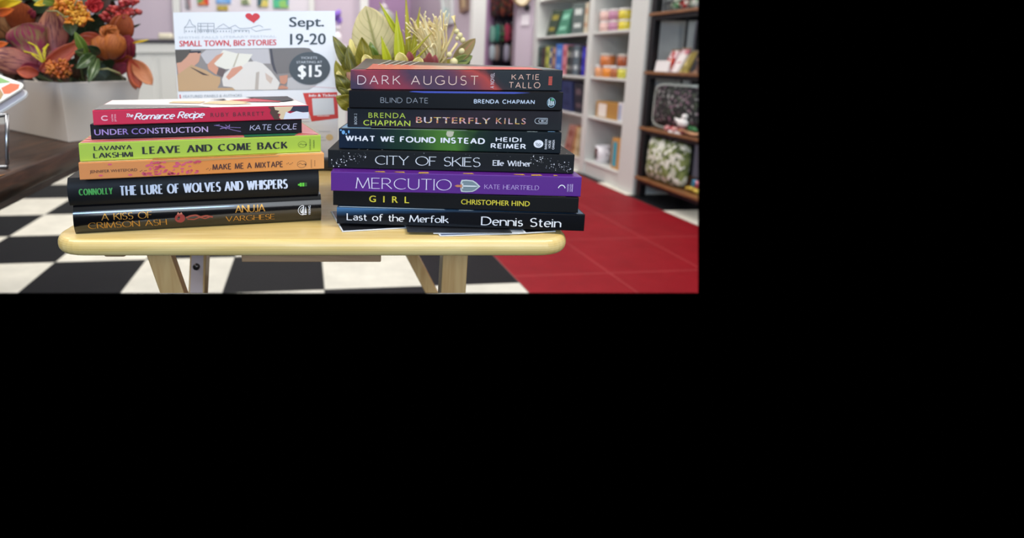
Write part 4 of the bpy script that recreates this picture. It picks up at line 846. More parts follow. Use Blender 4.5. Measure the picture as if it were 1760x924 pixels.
for a in [(612, 120, 602, 66, 12, PYL, .77, .765), (616, 122, 612, 82, 16, PYL, .77, .765), (590, 180, 604, 152, 14, PYL, .715, .71), (586, 140, 580, 122, 10, PYL, .73, .725), (692, 116, 686, 90, 22, PYL, .715, .705), (716, 118, 722, 98, 20, PYL, .715, .705), (636, 118, 626, 94, 20, PYL, .72, .71)]: bl(*a, name='petal', arch=.25, cup=.4, point=.7)
for a in [(706, 112, 703, 88, 13, PRD, .72, .715), (736, 118, 738, 90, 14, PRD, .72, .71), (746, 118, 748, 94, 12, PRD, .72, .715), (728, 116, 730, 100, 12, PRD, .72, .715)]: bl(*a, name='petal', arch=.2, cup=.4)
for a in [(776, 112, 817, 66, 22, leaf_mat('red_olive_leaf', '#8a7a44', '#b5644a', .6)), (770, 116, 812, 96, 20, leaf_mat('moss_leaf', '#6e7a34', '#8f8f4a', .6)), (780, 118, 808, 106, 16, GRN)]: bl(*a, Yb=.74, Yt=.73, arch=.1, cup=.3)
for m_, n_ in ((RAF, 70), (RAF2, 26)):
    b = MB()
    for k in range(n_):
        x0, x1 = rnd.uniform(735, 768), rnd.uniform(704, 770); y1 = rnd.uniform(34, 74); Y = rnd.uniform(.735, .80); xm = (x0 + x1) / 2 + rnd.uniform(-14, 10)
        P = [at(x0, 122, .76), at(xm, 80, Y), at(x1, y1, Y), at(x1 + rnd.uniform(-16, 10), y1 + rnd.uniform(-24, 2) + (34 if k % 5 == 0 else 0), Y - .01)]
        Q = []
        for i in range(13):
            t = i / 12; t1 = 1 - t; Q.append(P[0] * t1 ** 3 + P[1] * 3 * t1 * t1 * t + P[2] * 3 * t1 * t * t + P[3] * t ** 3)
        b.tube(Q, rnd.uniform(.0004, .0012), 5)
    for k in range(12):
        x0, x1 = rnd.uniform(738, 764), rnd.uniform(712, 764); y1 = rnd.uniform(32, 62); Y = rnd.uniform(.735, .79); w_ = rnd.uniform(.003, .0058)
        P = [at(x0, 122, .76), at((x0 + x1) / 2 + rnd.uniform(-6, 6), 84, Y), at(x1, y1 + 14, Y), at(x1 + rnd.uniform(-14, 6), y1 - rnd.uniform(0, 14), Y - .01)]; tw = rnd.uniform(-1, 1)
        def rib(i, j):
            t1 = 1 - i; c_ = P[0] * t1 ** 3 + P[1] * 3 * t1 * t1 * i + P[2] * 3 * t1 * i * i + P[3] * i ** 3
            return c_ + Vector((math.cos(tw * i * 2), math.sin(tw * i * 2) * .6, 0)) * (w_ * (j - .5) * (1 - .6 * i))
        b.sheet(rib, 16, 2)
    b.build('raffia_tuft', m_, bo, True, fix=False)
b = MB(); b.tube([at(752, 110, .745), at(772, 72, .74), at(783, 46, .735), at(779, 27, .735)], [.0016, .0016, .0018, .003], 6); b.tube([at(755, 112, .745), at(775, 90, .74), at(786, 74, .735)], .0016, 6); b.build('berry_twig', RAF2, bo, True)
b = MB()
for x, y, r_ in ((785, 54, 4.6), (790, 61, 5.4), (795, 69, 5), (786, 66, 4), (793, 87, 6.5), (800, 87, 3.5), (780, 106, 7), (772, 94, 5)): b.ball(at(x, y, .735), r_ * .735 / F, 2)
tag(b.build('cream_berries', mat('#d9cd98', .6), bo, True), 'cream white berries')
b = MB()
for k in range(60):
    p = at(rnd.uniform(598, 780), rnd.uniform(108, 150), rnd.uniform(.74, .80)); d = Vector((rnd.uniform(-1, 1), rnd.uniform(-.5, .3), rnd.uniform(-.4, 1))).normalized() * .035
    b.sheet(petal_fn(p - d / 2, p + d / 2, .02, .2, .2), 5, 4)
b.build('filler_leaves', OL, bo, True, fix=False)
b = MB()
for k in range(14):
    p = at(rnd.uniform(620, 770), rnd.uniform(90, 130), rnd.uniform(.73, .78)); b.tube([bq + Vector((rnd.uniform(-.03, .03), rnd.uniform(-.03, .03), .11)), p], .0018, 5)
b.build('stems', mat('#7a7434', .7), bo, True)

# ------------------------------------------------------------------ folding tray table of pale wood
PW = wood_mat('pale_wood', '#d9b76a', '#e8cd8c', (4, 45, 45), .38, .3, 1.2); LW = wood_mat('leg_wood', '#b98d55', '#d2ad74', (45, 45, 5), .45, .15, 1.2); CW = wood_mat('cleat_wood', '#94704e', '#b08a62', (5, 45, 45), .5, .1, 1.2)
tb = empty('folding_table', (-.04, .66, 0), 'small pale wooden folding table carrying both stacks of books', 'table')
def tabletop():
    x0, x1, y0, y1, r, th = -.2715, .1935, .477, .842, .03, .0158; b = MB(); rings = []
    for q in range(13):                                    # bullnose edge, from the lower face round to the upper face
        a = -90 + 180 * q / 12; ins = .0075 * (1 - max(0, math.cos(R(a))) ** .6); z = TZ - th / 2 + th / 2 * math.sin(R(a))
        rings.append([b.b.verts.new((x, y, z)) for x, y in rrect(x0 + ins, y0 + ins, x1 - ins, y1 - ins, r - ins * .5, 8)])
    n = len(rings[0])
    for q, w_ in zip(rings, rings[1:]):
        for k in range(n): b.face([q[k], q[(k + 1) % n], w_[(k + 1) % n], w_[k]])
    b.face(list(reversed(rings[0]))); b.face(rings[-1]); return b
tabletop().build('tabletop', PW, tb)
for f in bpy.data.objects['tabletop'].data.polygons: f.use_smooth = len(f.vertices) == 4
def bar(p0, p1, w_, d, dx=Vector((1, 0, 0))):
    t = (p1 - p0).normalized(); s = (dx - t * dx.dot(t)).normalized(); n = t.cross(s)
    return MB().hexa([p1 + s * a * w_ / 2 + n * c_ * d / 2 for a, c_ in ((-1, -1), (1, -1), (1, 1), (-1, 1))] + [p0 + s * a * w_ / 2 + n * c_ * d / 2 for a, c_ in ((-1, -1), (1, -1), (1, 1), (-1, 1))], .0012)
def ext(p, q, k): return p + (q - p) * k
ZU = TZ - .0165
for nm, (xa, ya), (xb, yb), Y, w_, d in (('leg', (277, 438), (299.5, 502), .545, .0235, .012), ('leg', (344, 438), (341, 502), .70, .0205, .022), ('leg', (780, 434), (776, 502), .56, .0255, .02), ('leg', (708, 437), (741, 500), .80, .0165, .02)):
    p, q = at(xa, ya, Y), at(xb, yb, Y); t = q - p
    p = p + t * ((ZU - p.z) / t.z); q = p + t * ((.30 - ZU) / t.z)
    o = bar(p, q, w_, d).build(nm, LW, tb)
    if Y == .70:
        tag(o, 'rear leg with a dark screw'); sc = at(337, 459, .685); s = MB().tube([sc, sc + Vector((0, .004, 0))], .0042, 16).build('screw', mat('#5f5650', .35, metal=.8), o, True); s.location = (0, 0, 0)
        ps0 = MB(); ax = [at(329, 438, .688), at(349.5, 438, .688), at(348, 510, .688), at(326, 510, .688)]; ax = [Vector((a_.x, .6885, min(a_.z, ZU))) for a_ in ax]; ps1 = ps0.prism(ax, (0, .001, 0)).build('metal_strip', mat('#bda79f', .5), o); ps1.location = (0, 0, 0)
MB().box((at(415, 445, .535).x, .535, at(500, 450.3, .535).z), (at(655, 445, .535).x, .553, ZU), bev=.001).build('stretcher', CW, tb)
for a, c_, Y, yb in ((178, 215, .515, 442), (860, 890, .515, 435)):
    MB().box((at(a, 440, Y).x, Y, at(a, yb, Y).z), (at(c_, 440, Y).x, Y + .16, ZU), bev=.002).build('cleat', CW, tb)

# ------------------------------------------------------------------ cards lying under the right stack
BKC = mat('#17181c', .4, coat=.3)
def cardlet(pts, z, m, edge, label, name='printed_card'):
    P = [Vector((p[0], p[1], z)) for p in pts]; r = empty(name, P[0], label, 'card', 'cards under the right stack')
    MB().prism(P, (0, 0, .0006)).build('card_sheet', edge, r); c = sum(P, Vector()) / 4
    MB().flat([c + (p - c) * .955 + Vector((0, 0, .0008)) for p in P]).build('printed_face', m, r)
def onz(x, y, z): d = ray(x, y); return CAM + d * ((z - CAMZ) / d.z)
WC = mat('#d9dcdf', .5)
def cq(xl, yl, xr, yr, depth, z): a, c_ = onz(xl, yl, z), onz(xr, yr, z); n = Vector((-(c_ - a).y, (c_ - a).x, 0)).normalized() * depth; return [a, c_, c_ + n, a + n]
cardlet(cq(588, 398.5, 700, 392, .07, TZ + .0004), TZ + .0004, BKC, WC, 'black card with a white border under the left end of the right stack')
cardlet(cq(756, 406, 893, 402, .06, TZ + .0004), TZ + .0004, mat('#3a4a70', .4), WC, 'white edged card, lowest of the fan under the right stack')
cardlet(cq(745, 401.5, 905, 401, .06, TZ + .0014), TZ + .0014, mat('#8a8f96', .4), WC, 'grey card in the middle of the fan under the right stack')
cardlet(cq(700, 399, 880, 400.5, .06, TZ + .0024), TZ + .0024, BKC, mat('#2a2b2e', .5), 'black card on top of the fan under the right stack')
cardlet(cq(890, 402, 955, 398, .05, TZ + .0010), TZ + .0010, BKC, WC, 'dark card at the right end under the right stack')

# ------------------------------------------------------------------ the two stacks of books
PAGE = mat('#e6dfcd', .85, var=.05, vs=200)
def book(name, label, group, x, y, z, L, th, yaw, D, cover, hard=False, rise=None, pages=None, rough=None):
    r = empty(name, (x, y, z), label, 'book', group, R(yaw), world=False)
    Bm = .0042 if hard else .0006; n = 14 if hard else 6
    yf = (lambda X, Z: Bm * abs(2 * Z / th - 1) ** 2.4) if hard else (lambda X, Z: 0.0)
    e = .0008 if hard else .0004
    out = []                                             # outline of the wrapped cover in (y, z)
    if hard:
        for k in range(n + 1): zz = th * (1 - k / n); out.append((yf(0, zz), zz))
    else:
        rr = .0007
        out = [(rr + 0, th), (rr * .3, th - rr * .3), (0, th - rr), (0, th / 2), (0, rr), (rr * .3, rr * .3), (rr, 0)]
    ny = 8
    top = [(out[0][0] + (D - out[0][0]) * k / ny, th) for k in range(ny, 0, -1)]; bot = [(out[-1][0] + (D - out[-1][0]) * k / ny, 0) for k in range(1, ny + 1)]
    prof = top + out + bot
    t = .0022 if hard else .0006
    inner = [(yy if yy > t * 1.5 else max(yy, 0) + t, min(max(zz, t), th - t)) for yy, zz in prof]
    if hard: inner = [(yy + (t if i >= ny and i < ny + n + 1 else 0), zz) for i, (yy, zz) in enumerate([(p[0], min(max(p[1], t), th - t)) for p in prof])]
    nx = 12; b = MB(); O = []; I = []
    for i in range(nx + 1):
        X = L * i / nx; ro = []; ri = []
        for k, ((a, c), (a2, c2)) in enumerate(zip(prof, inner)):
            dz = rise(X / L, a / D) if rise and k < ny + 1 else 0
            ro.append(b.b.verts.new((X, a, c + dz))); ri.append(b.b.verts.new((X, a2, c2 + dz)))
        O.append(ro); I.append(ri)
    m = len(prof)
    for i in range(nx):
        for k in range(m - 1):
            b.face([O[i][k], O[i][k + 1], O[i + 1][k + 1], O[i + 1][k]]); b.face([I[i][k], I[i + 1][k], I[i + 1][k + 1], I[i][k + 1]])
        for k in (0, m - 1): b.face([O[i][k], O[i + 1][k], I[i + 1][k], I[i][k]])
    for i in (0, nx):
        for k in range(m - 1): b.face([O[i][k], I[i][k], I[i][k + 1], O[i][k + 1]])
    o = b.build('cover', cover, r)
    for p in o.data.polygons: p.use_smooth = hard
    if hard: md = o.modifiers.new('edge', 'EDGE_SPLIT'); md.split_angle = R(50)
    ov = .0032 if hard else .0005
    b = MB()
    g = lambda X, yy, zt: zt + (rise(X / L, yy / D) * .6 if rise else 0)
    N = 8; ya, yb2 = (t + Bm + .0005, D - ov); za, zb2 = t + .0001, th - t - .0001; rows = []
    for i in range(N + 1):
        X = ov + (L - 2 * ov) * i / N
        rows.append([b.b.verts.new(q) for q in ((X, ya, za), (X, yb2, za), (X, yb2, g(X, yb2, zb2)), (X, ya, g(X, ya, zb2)))])
    for q, w_ in zip(rows, rows[1:]):
        for k in range(4): b.face([q[k], q[(k + 1) % 4], w_[(k + 1) % 4], w_[k]])
    b.face(list(reversed(rows[0]))); b.face(rows[-1]); b.build('page_block', pages or PAGE, r)
    return r, yf, th, L, D
mm = lambda *a: [q / 1000 for q in a]
def nib(bk, txt, x0, x1, z0, z1, m, name='title_lettering', **k):
    r, yf = bk[0], bk[1]; return link(name, nib_text(txt, *mm(x0, x1, z0, z1), yf=yf, **k), m, r)
def sans(bk, txt, x0, x1, z0, z1, m, name='title_lettering', up=False, **k):
    x0, x1, z0, z1 = mm(x0, x1, z0, z1); yf = bk[1]
    def fn(a, b_):
        X, Z = (x0 + (x1 - x0) * (1 - b_), z0 + (z1 - z0) * a) if up else (x0 + (x1 - x0) * a, z0 + (z1 - z0) * b_)
        return (X, yf(X, Z) - .00025, Z)
    return link(name, sans_text(txt, fn, **k), m, bk[0])
def mark(bk, name, polys, m, lay=1):                      # flat printed shapes on the spine, points in mm
    b = MB(); yf = bk[1]
    for P in polys: b.flat([(x / 1000, yf(0, z / 1000) - .00022 * lay, z / 1000) for x, z in P])
    return b.build(name, m, bk[0])
def oval(cx, cz, rx, rz, n=20, a0=0, a1=360): return [(cx + rx * math.cos(R(a0 + (a1 - a0) * i / n)), cz + rz * math.sin(R(a0 + (a1 - a0) * i / n))) for i in range(n + (a1 - a0 < 360))]
def ring(cx, cz, rx, rz, w_, a0=0, a1=360, n=24):
    o = []
    for i in range(n):
        a, c_ = R(a0 + (a1 - a0) * i / n), R(a0 + (a1 - a0) * (i + 1) / n); o.append([(cx + rx * math.cos(a), cz + rz * math.sin(a)), (cx + rx * math.cos(c_), cz + rz * math.sin(c_)), (cx + (rx - w_) * math.cos(c_), cz + (rz - w_) * math.sin(c_)), (cx + (rx - w_) * math.cos(a), cz + (rz - w_) * math.sin(a))])
    return o
def stroke(pts, w_):
    o = []
    for a, c_ in zip(pts, pts[1:]):
        d = math.hypot(c_[0] - a[0], c_[1] - a[1]) or 1; nx, nz = -(c_[1] - a[1]) / d * w_ / 2, (c_[0] - a[0]) / d * w_ / 2
        o.append([(a[0] + nx, a[1] + nz), (c_[0] + nx, c_[1] + nz), (c_[0] - nx, c_[1] - nz), (a[0] - nx, a[1] - nz)])
    return o
def top(bk, name, polys, m, lay=1, rise=None):            # flat print on the front cover, points in mm
    b = MB(); th, L, D = bk[2], bk[3], bk[4]
    for P in polys: b.flat([(x / 1000, y / 1000, th + .00025 * lay + (rise(x / 1000 / L, y / 1000 / D) if rise else 0)) for x, y in P])
    return b.build(name, m, bk[0])
GLs = 'books in the left stack'; GRs = 'books in the right stack'  # book placements and lettering boxes below were worked out from image pixels
INK = mat('#131311', .6); WHT = mat('#e6e6ea', .5); GOLD = mat('#c08a3a', .35, metal=.55)

# --- left stack, from the bottom
k = book('hardcover_book', 'glossy black hardcover with gold lettering at the bottom of the left stack', GLs, -.2512, .4908, .5382, .2230, .0262, 11.2, .150, mat('#0d0c0e', .2, coat=1.0, spec=.3), True)
nib(k, 'A KISS OF', 23.5, 67.5, 12.2, 18.2, GOLD, wt=.15, thin=.25, nib=10, track=.16); nib(k, 'CRIMSON ASH', 11.9, 79.6, 4.6, 10.4, GOLD, wt=.15, thin=.25, nib=10, track=.16)
nib(k, 'ANUJA', 141.4, 169.4, 13.0, 19.7, GOLD, 'author_lettering', wt=.15, thin=.25, nib=10, track=.14); nib(k, 'VARGHESE', 132.5, 178.5, 4.6, 9.8, GOLD, 'author_lettering', wt=.15, thin=.25, nib=10, track=.14)
mark(k, 'red_pomegranate_print', [oval(91.5, 10.4, 4.6, 4.4)], mat('#8e2f2a', .45)); mark(k, 'pomegranate_crown_print', [[(89, 14.2), (90, 16.4), (91.5, 14.8), (93, 16.4), (94, 14.2)]], mat('#b86a50', .45), 2)
mark(k, 'flourish_print', stroke([(97, 10.6), (101, 12.2), (106, 12.6), (110, 10.6), (115, 11.6), (121, 10)], 1.6) + stroke([(98, 9.2), (104, 8.6), (109, 10.4), (114, 8.8), (119, 10.6)], 1.1), mat('#93402f', .45))
mark(k, 'ship_emblem', ring(205.6, 12, 5.2, 5.0, .5, 90, 270) + ring(206, 12, 3.6, 3.4, .45, 90, 270) + [[(204, 7.4), (208.6, 7.4), (208.6, 8.4), (204, 8.4)], [(205.6, 9), (206.3, 9), (206.3, 16.5), (205.6, 16.5)], [(206.8, 9), (208.8, 9), (207.8, 16)], [(205.2, 9), (205.2, 15), (203.2, 9.4)]], WHT)
sans(k, 'VIKING', 210.4, 212.6, 7.0, 16.4, WHT, 'publisher_lettering', up=True, bold=.02)
k = book('hardcover_book', 'matte charcoal hardcover with white title and green author name in the left stack', GLs, -.2524, .4876, .5652, .2224, .0250, 11.1, .150, mat('#191a1c', .5, var=.05, spec=.16), True)
nib(k, 'CONNOLLY', 9.3, 37.5, 10.0, 15.2, mat('#4aa84a', .5), 'author_lettering', wt=.22, thin=.45, nib=0, serif=.13, track=.42)
nib(k, 'THE LURE OF WOLVES AND WHISPERS', 42.8, 192.8, 8.3, 16.4, mat('#d5dcec', .5), wt=.225, thin=.42, nib=0, serif=.11, track=.32)
mark(k, 'green_emblem', [[(202.3, 10.2), (204, 10.2), (204, 9.2), (206, 9.2), (206, 12.8), (204, 12.8), (204, 11.8), (202.3, 11.8)], [(206.4, 9.2), (208.4, 9.2), (208.4, 12.8), (206.4, 12.8)]], mat('#5fc43a', .5)); mark(k, 'dark_green_emblem', [[(208.8, 9.2), (210.8, 9.2), (210.8, 12.8), (208.8, 12.8)]], mat('#2f5c2c', .5))
k = book('paperback_book', 'orange paperback with pink petals on its spine in the left stack', GLs, -.2368, .4802, .5908, .2136, .0150, 13.6, .138, ramp_mat('orange_spine', .2136, [(.0, '#d58a52'), (.26, '#d58a50'), (.30, '#dc8a48'), (.62, '#dd8a45'), (.78, '#e0924c'), (1, '#e6a060')], wob=.12, scale=25, rough=.4))
sans(k, 'JENNIFER WHITEFORD', 8.3, 47.0, 4.9, 8.2, mat('#4a2a1c', .6), 'author_lettering', bold=.012); nib(k, 'MAKE ME A MIXTAPE', 111.0, 175.0, 3.8, 8.8, mat('#4a221a', .6), wt=.19, thin=.8, track=.28)
b = []; b2 = []
for i in range(58):
    x, z, a, s_ = rnd.uniform(52, 99), rnd.uniform(1.2, 13.0), rnd.uniform(0, 3.14), rnd.uniform(1.0, 2.3)
    P = [(x + s_ * (math.cos(q) * math.cos(a) * 1.25 - math.sin(q) * math.sin(a) * .6), z + s_ * (math.cos(q) * math.sin(a) * .7 + math.sin(q) * math.cos(a) * .5)) for q in [j * math.pi / 6 for j in range(12)]]
    P = [(px_, min(max(pz, .4), 14.4)) for px_, pz in P]; (b if i % 3 else b2).append(P)
for x, z in ((25, 12.6), (17, 3.2), (41, 2.6), (70, 12.6)): b.append(oval(x, z, 1.8, .8, 10))
for i, P in enumerate(b + b2): pass
o = mark(k, 'pink_petal_print', b, mat('#d2506a', .5)); mark(k, 'dark_pink_petal_print', b2, mat('#c23c54', .5), 2)
mark(k, 'tan_stroke_print', [[(60, 13.2), (90, 12.2), (130, 13.0), (170, 13.6), (172, 14.6), (60, 14.6)]], mat('#c08a48', .5), .8)
mark(k, 'round_logo', ring(192.4, 5.4, 4.4, 3.4, .3) + stroke([(188.8, 5.2), (191, 6.4), (193, 5), (195.6, 5.8)], .35) + [oval(195.9, 4.9, .8, .8, 8)], mat('#5a3a22', .6))
mark(k, 'small_ornaments', [oval(49.5 + q * 1.2, 5.4 + .9 * math.sin(q * 2.2), .5, .35, 6) for q in range(5)] + [oval(106 + q * 1.2, 4.6 + .9 * math.sin(q * 2.2), .5, .35, 6) for q in range(4)] + [oval(178.5 + q * 1.3, 6.4 + .8 * math.sin(q * 2), .5, .35, 6) for q in range(5)], mat('#5a3322', .6))
mark(k, 'publisher_small_print', [[(201, 1.6 + q), (202, 1.6 + q), (202, 2.2 + q), (201, 2.2 + q)] for q in range(0, 8)] + [[(204.3, 3 + q), (205.2, 3 + q), (205.2, 3.6 + q), (204.3, 3.6 + q)] for q in range(0, 6)], mat('#a8703a', .6))
top(k, 'cream_band_print', [[(1, .8), (212, .8), (212, 30), (1, 30)]], mat('#efcf98', .45)); top(k, 'ochre_shape_print', [[(60, .9), (168, .9), (175, 12), (170, 30), (60, 30)]], mat('#c49448', .45), 2)
top(k, 'pink_petal_print', [oval(20 + q * 9 + rnd.uniform(-3, 3), rnd.uniform(3, 24), 3.2, 3.0, 10) for q in range(9)], mat('#d0605a', .5), 3)
k = book('paperback_book', 'lime green paperback with bold black title in the left stack', GLs, -.2368, .4832, .6064, .2111, .0158, 14.5, .138, mat('#a5bf38', .42, coat=.1))
nib(k, 'LAVANYA', 11.7, 42.7, 9.2, 12.8, INK, 'author_lettering', wt=.30, thin=.25, nib=10, track=.22); nib(k, 'LAKSHMI', 10.8, 43.3, 2.6, 6.8, INK, 'author_lettering', wt=.30, thin=.25, nib=10, track=.22)
nib(k, 'LEAVE AND COME BACK', 51.0, 179.8, 4.7, 10.5, INK, wt=.34, thin=.22, nib=10, serif=.2, track=.36)
mark(k, 'round_logo', ring(193.4, 7.6, 4.1, 3.0, .28) + stroke([(190.4, 7.2), (192, 8.4), (194, 7), (196, 7.8)], .35) + [oval(196.8, 7.2, .7, .7, 8)], mat('#3c4a14', .6))
sans(k, 'DOUBLEDAY', 200.1, 201.6, 1.9, 12.8, mat('#3c4a14', .6), 'publisher_lettering', up=True, bold=.02); sans(k, 'CANADA', 203.6, 205.1, 3.7, 11.5, mat('#3c4a14', .6), 'publisher_lettering', up=True, bold=.02)
top(k, 'pink_band_print', [[(1, .8), (210, .8), (210, 136), (1, 136)]], mat('#e3a19c', .45)); top(k, 'coral_stripe_print', [[(1, 6 + 14 * q), (210, 6 + 14 * q), (210, 12 + 14 * q), (1, 12 + 14 * q)] for q in range(9)], mat('#d8503f', .45), 2)
top(k, 'dark_green_print', [[(140, .9), (186, .9), (192, 14), (170, 26), (140, 24)]], mat('#1f6a44', .45), 3); top(k, 'pink_corner_print', [[(170, 30), (186, 16), (209, 3), (209, 100), (170, 100)]], mat('#e59a9e', .45), 3)
k = book('paperback_book', 'dark violet-black paperback with lavender title in the left stack', GLs, -.2349, .5031, .6230, .1887, .0133, 13.2, .120, mat('#18151b', .45, spec=.14))
LAV = ramp_mat('lavender_ink', .19, [(0, '#a48fd0'), (.12, '#b8a6dc'), (.2, '#8d7ac4'), (.34, '#c9bce2'), (.52, '#c6b4dd'), (1, '#d3c5e6')], wob=.1, coat=0, rough=.6)
sans(k, 'UNDER CONSTRUCTION', 3.0, 101.2, 3.4, 8.7, LAV, bold=.02); nib(k, 'KATE COLE', 139.0, 184.0, 4.0, 8.8, mat('#cfc4de', .6), 'author_lettering', wt=.13, track=.18, slant=.12, wob=.05)
mark(k, 'line_drawing', stroke([(106.7, 9.6), (113, 8.6), (118, 6.8), (124, 4.6), (131, 3)], .4) + stroke([(107, 9.4), (112, 9.9)], .5) + stroke([(113, 7.8), (120, 7.4), (131, 6.6)], .4) + stroke([(117, 9.8), (119.5, 7.6), (121, 9.9), (120.4, 6.0)], .45) + stroke([(112, 6.2), (116, 6.9), (118, 5.8)], .6), mat('#9a86c4', .6))
top(k, 'pale_print', [[(172, .9), (178, .9), (176, 3), (171, 3)], [(180, .9), (183, .9), (181, 3), (178, 3)], [(110, 1), (150, 1), (150, 2), (110, 2)]], mat('#c9c2cc', .5))
k = book('paperback_book', 'crimson paperback with white brush script title on top of the left stack', GLs, -.2272, .4932, .6366, .1899, .0130, 15.5, .120, ramp_mat('crimson_cover', .19, [(0, '#c9304e'), (.5, '#c22c48'), (1, '#bd2a44')], wob=.05, rough=.38))
nib(k, 'The', 26.2, 32.6, 6.4, 9.2, WHT, wt=.2, track=.12, slant=.3); nib(k, 'Romance', 33.1, 67, 4.1, 9.4, WHT, wt=.23, thin=.55, nib=-20, track=.09, slant=.34); nib(k, 'Recipe', 69.5, 92.9, 4.3, 9.8, WHT, wt=.23, thin=.55, nib=-20, track=.09, slant=.34)
sans(k, 'RUBY BARRETT', 99.0, 147.7, 4.6, 8.3, mat('#5a1426', .6), 'author_lettering', bold=.005, space=1.35)
mark(k, 'crescent_logo', ring(9.6, 6.0, 3.2, 2.4, 1.1, 40, 320), mat('#e8a9b4', .5)); sans(k, 'carina', 14.4, 16.2, 2.9, 9.2, mat('#e8a9b4', .5), 'publisher_lettering', up=True, bold=.02); sans(k, 'press', 17.2, 19.2, 2.9, 9.2, mat('#e8a9b4', .5), 'publisher_lettering', up=True, bold=.02)
mark(k, 'brown_hair_print', [[(151.4, 12.6), (154, 10), (153, 7), (155, 4), (157, .6), (162, .6), (161, 5), (166, 8), (160, 12.6)]], mat('#4a2c20', .5)); mark(k, 'skin_print', [[(157, 12.6), (158, 9.5), (162, 8.6), (160, 6.5), (163, 5.5), (161.5, 2.6), (163, .6), (168, .6), (168, 6.6), (176, 10.4), (178, 12.6)]], mat('#dcc19a', .5), 2)
mark(k, 'navy_sleeve_print', [[(172, 8.2), (175, 12.7), (189.7, 12.7), (189.7, 6.6), (180, 7.2)]], mat('#20243e', .5), 3); mark(k, 'white_shirt_print', [[(165.4, .6), (168, 7.6), (172, 6.0), (178, 8.0), (184, 6.6), (189.7, 6.8), (189.7, .6)]], mat('#dcdde4', .5), 4)
top(k, 'white_cover_print', [[(.8, .9), (189, .9), (189, 119), (.8, 119)]], mat('#e3e0dd', .4)); top(k, 'grey_panel_print', [[(.9, 1), (100, 1), (88, 22), (60, 38), (24, 50), (.9, 58)]], mat('#6f6d6c', .45), 2)
top(k, 'skin_tone_print', [[(92, 40), (120, 22), (140, 26), (132, 44), (150, 60), (120, 76), (100, 66)], [(60, 60), (90, 44), (96, 70), (64, 80)]], mat('#dfb98a', .45), 3); top(k, 'red_shape_print', [[(120, 80), (140, 50), (168, 40), (176, 70), (150, 96)]], mat('#b8283a', .45), 4); top(k, 'dark_shape_print', [[(150, 90), (172, 44), (186, 60), (188, 118), (140, 118)], [(100, 88), (118, 80), (116, 96)]], mat('#2a262c', .45), 5)
top(k, 'cover_lettering', [[(14 + 7 * q, 4), (18 + 7 * q, 4), (18 + 7 * q, 8), (14 + 7 * q, 8)] for q in range(9)], mat('#b9b4ac', .5), 3)

# --- right stack, from the bottom
k = book('paperback_book', 'black paperback with white serif title, bluish at its left, bottom of the right stack', GRs, -.0169, .5148, .5416, .2231, .0154, -6.1, .150, ramp_mat('sea_spine', .36, [(0, '#3c648c'), (.12, '#22405e'), (.3, '#0e1016'), (1, '#0b0b0e')], wob=.14, zw=-.8, off=.26, scale=30, rough=.36))
nib(k, 'Last of the Merfolk', 9.3, 103.4, 4.1, 10.1, WHT, wt=.17, thin=.5, nib=15, serif=.1, track=.14); nib(k, 'Dennis Stein', 132.4, 203.1, 3.2, 10.6, WHT, 'author_lettering', wt=.16, thin=.5, nib=15, serif=.1, track=.16)
top(k, 'blue_sea_print', [[(1, .9), (222, .9), (222, 60), (1, 60)]], mat('#33506c', .35, var=.5, vs=60)); top(k, 'pale_foam_print', [[(2, 1), (100, 1), (98, 4), (40, 5), (2, 4)], [(112, 1), (126, 1), (124, 3), (113, 3)]], mat('#9fb4c4', .4), 2)
k = book('paperback_book', 'black paperback with spaced yellow capitals, second from the bottom of the right stack', GRs, -.0204, .5191, .5582, .2207, .0142, -7.2, .148, mat('#121213', .45, spec=.14))
YLW = mat('#d8c832', .55)
sans(k, 'GIRL', 33.9, 70.9, 4.3, 10.5, YLW, bold=.02, space=2.2); sans(k, 'CHRISTOPHER HIND', 118.0, 178.7, 4.9, 9.6, YLW, 'author_lettering', bold=.014)
[top(k, 'olive_print', [p_], mat('#8a8c4a', .5)) for p_ in ([(112, .9), (136, .9), (132, 3), (114, 3)], [(176, .9), (210, .9), (208, 4), (178, 4)])]
k = book('paperback_book', 'purple paperback with white roman title and a silver shield in the right stack', GRs, -.0221, .5155, .5730, .2234, .0180, -6.0, .150, mat('#561c80', .38, coat=.1))
nib(k, 'MERCUTIO', 23.0, 110.2, 3.2, 12.9, mat('#ded6ea', .5), wt=.085, thin=.4, nib=15, serif=.09, track=.16); nib(k, 'KATE HEARTFIELD', 139.4, 187.2, 5.4, 9.2, mat('#b79ad2', .5), 'author_lettering', wt=.13, thin=.5, nib=15, serif=.1, track=.2)
SIL = mat('#9aa4a8', .4)
sh_ = [(119, 13.0), (123, 13.3), (129, 12.8), (132, 11.0), (135.8, 7.4), (132, 3.8), (129, 2.2), (123, 1.7), (119, 2.0), (118, 4.6), (118.6, 7.4), (118, 10.4)]
mark(k, 'shield_rim_print', [sh_], mat('#c4cac8', .4)); mark(k, 'shield_face_print', [[(126 + (x - 126) * .84, 7.5 + (z - 7.5) * .82) for x, z in sh_]], mat('#76868c', .4), 2); mark(k, 'sword_print', [[(117, 6.9), (131, 6.9), (134, 7.5), (131, 8.1), (117, 8.1)], [(119.4, 5), (120.6, 5), (120.6, 10), (119.4, 10)]], mat('#d7dcdc', .35), 3); mark(k, 'copper_hilt_print', [[(112.8, 7.5), (115, 6.4), (117.5, 6.6), (119.5, 5.6), (119.5, 9.4), (117.5, 8.4), (115, 8.6)]], mat('#c07a52', .45), 4)
mark(k, 'crescent_logo', ring(206.8, 5.6, 3.6, 5.0, .8, 25, 155), WHT); [sans(k, t_, x0_, x0_ + 1.4, 4.4, 11.4, mat('#c9b4de', .5), 'publisher_lettering', up=True, bold=.02) for t_, x0_ in (('HARPER', 211.4), ('VOYAGER', 213.6))]
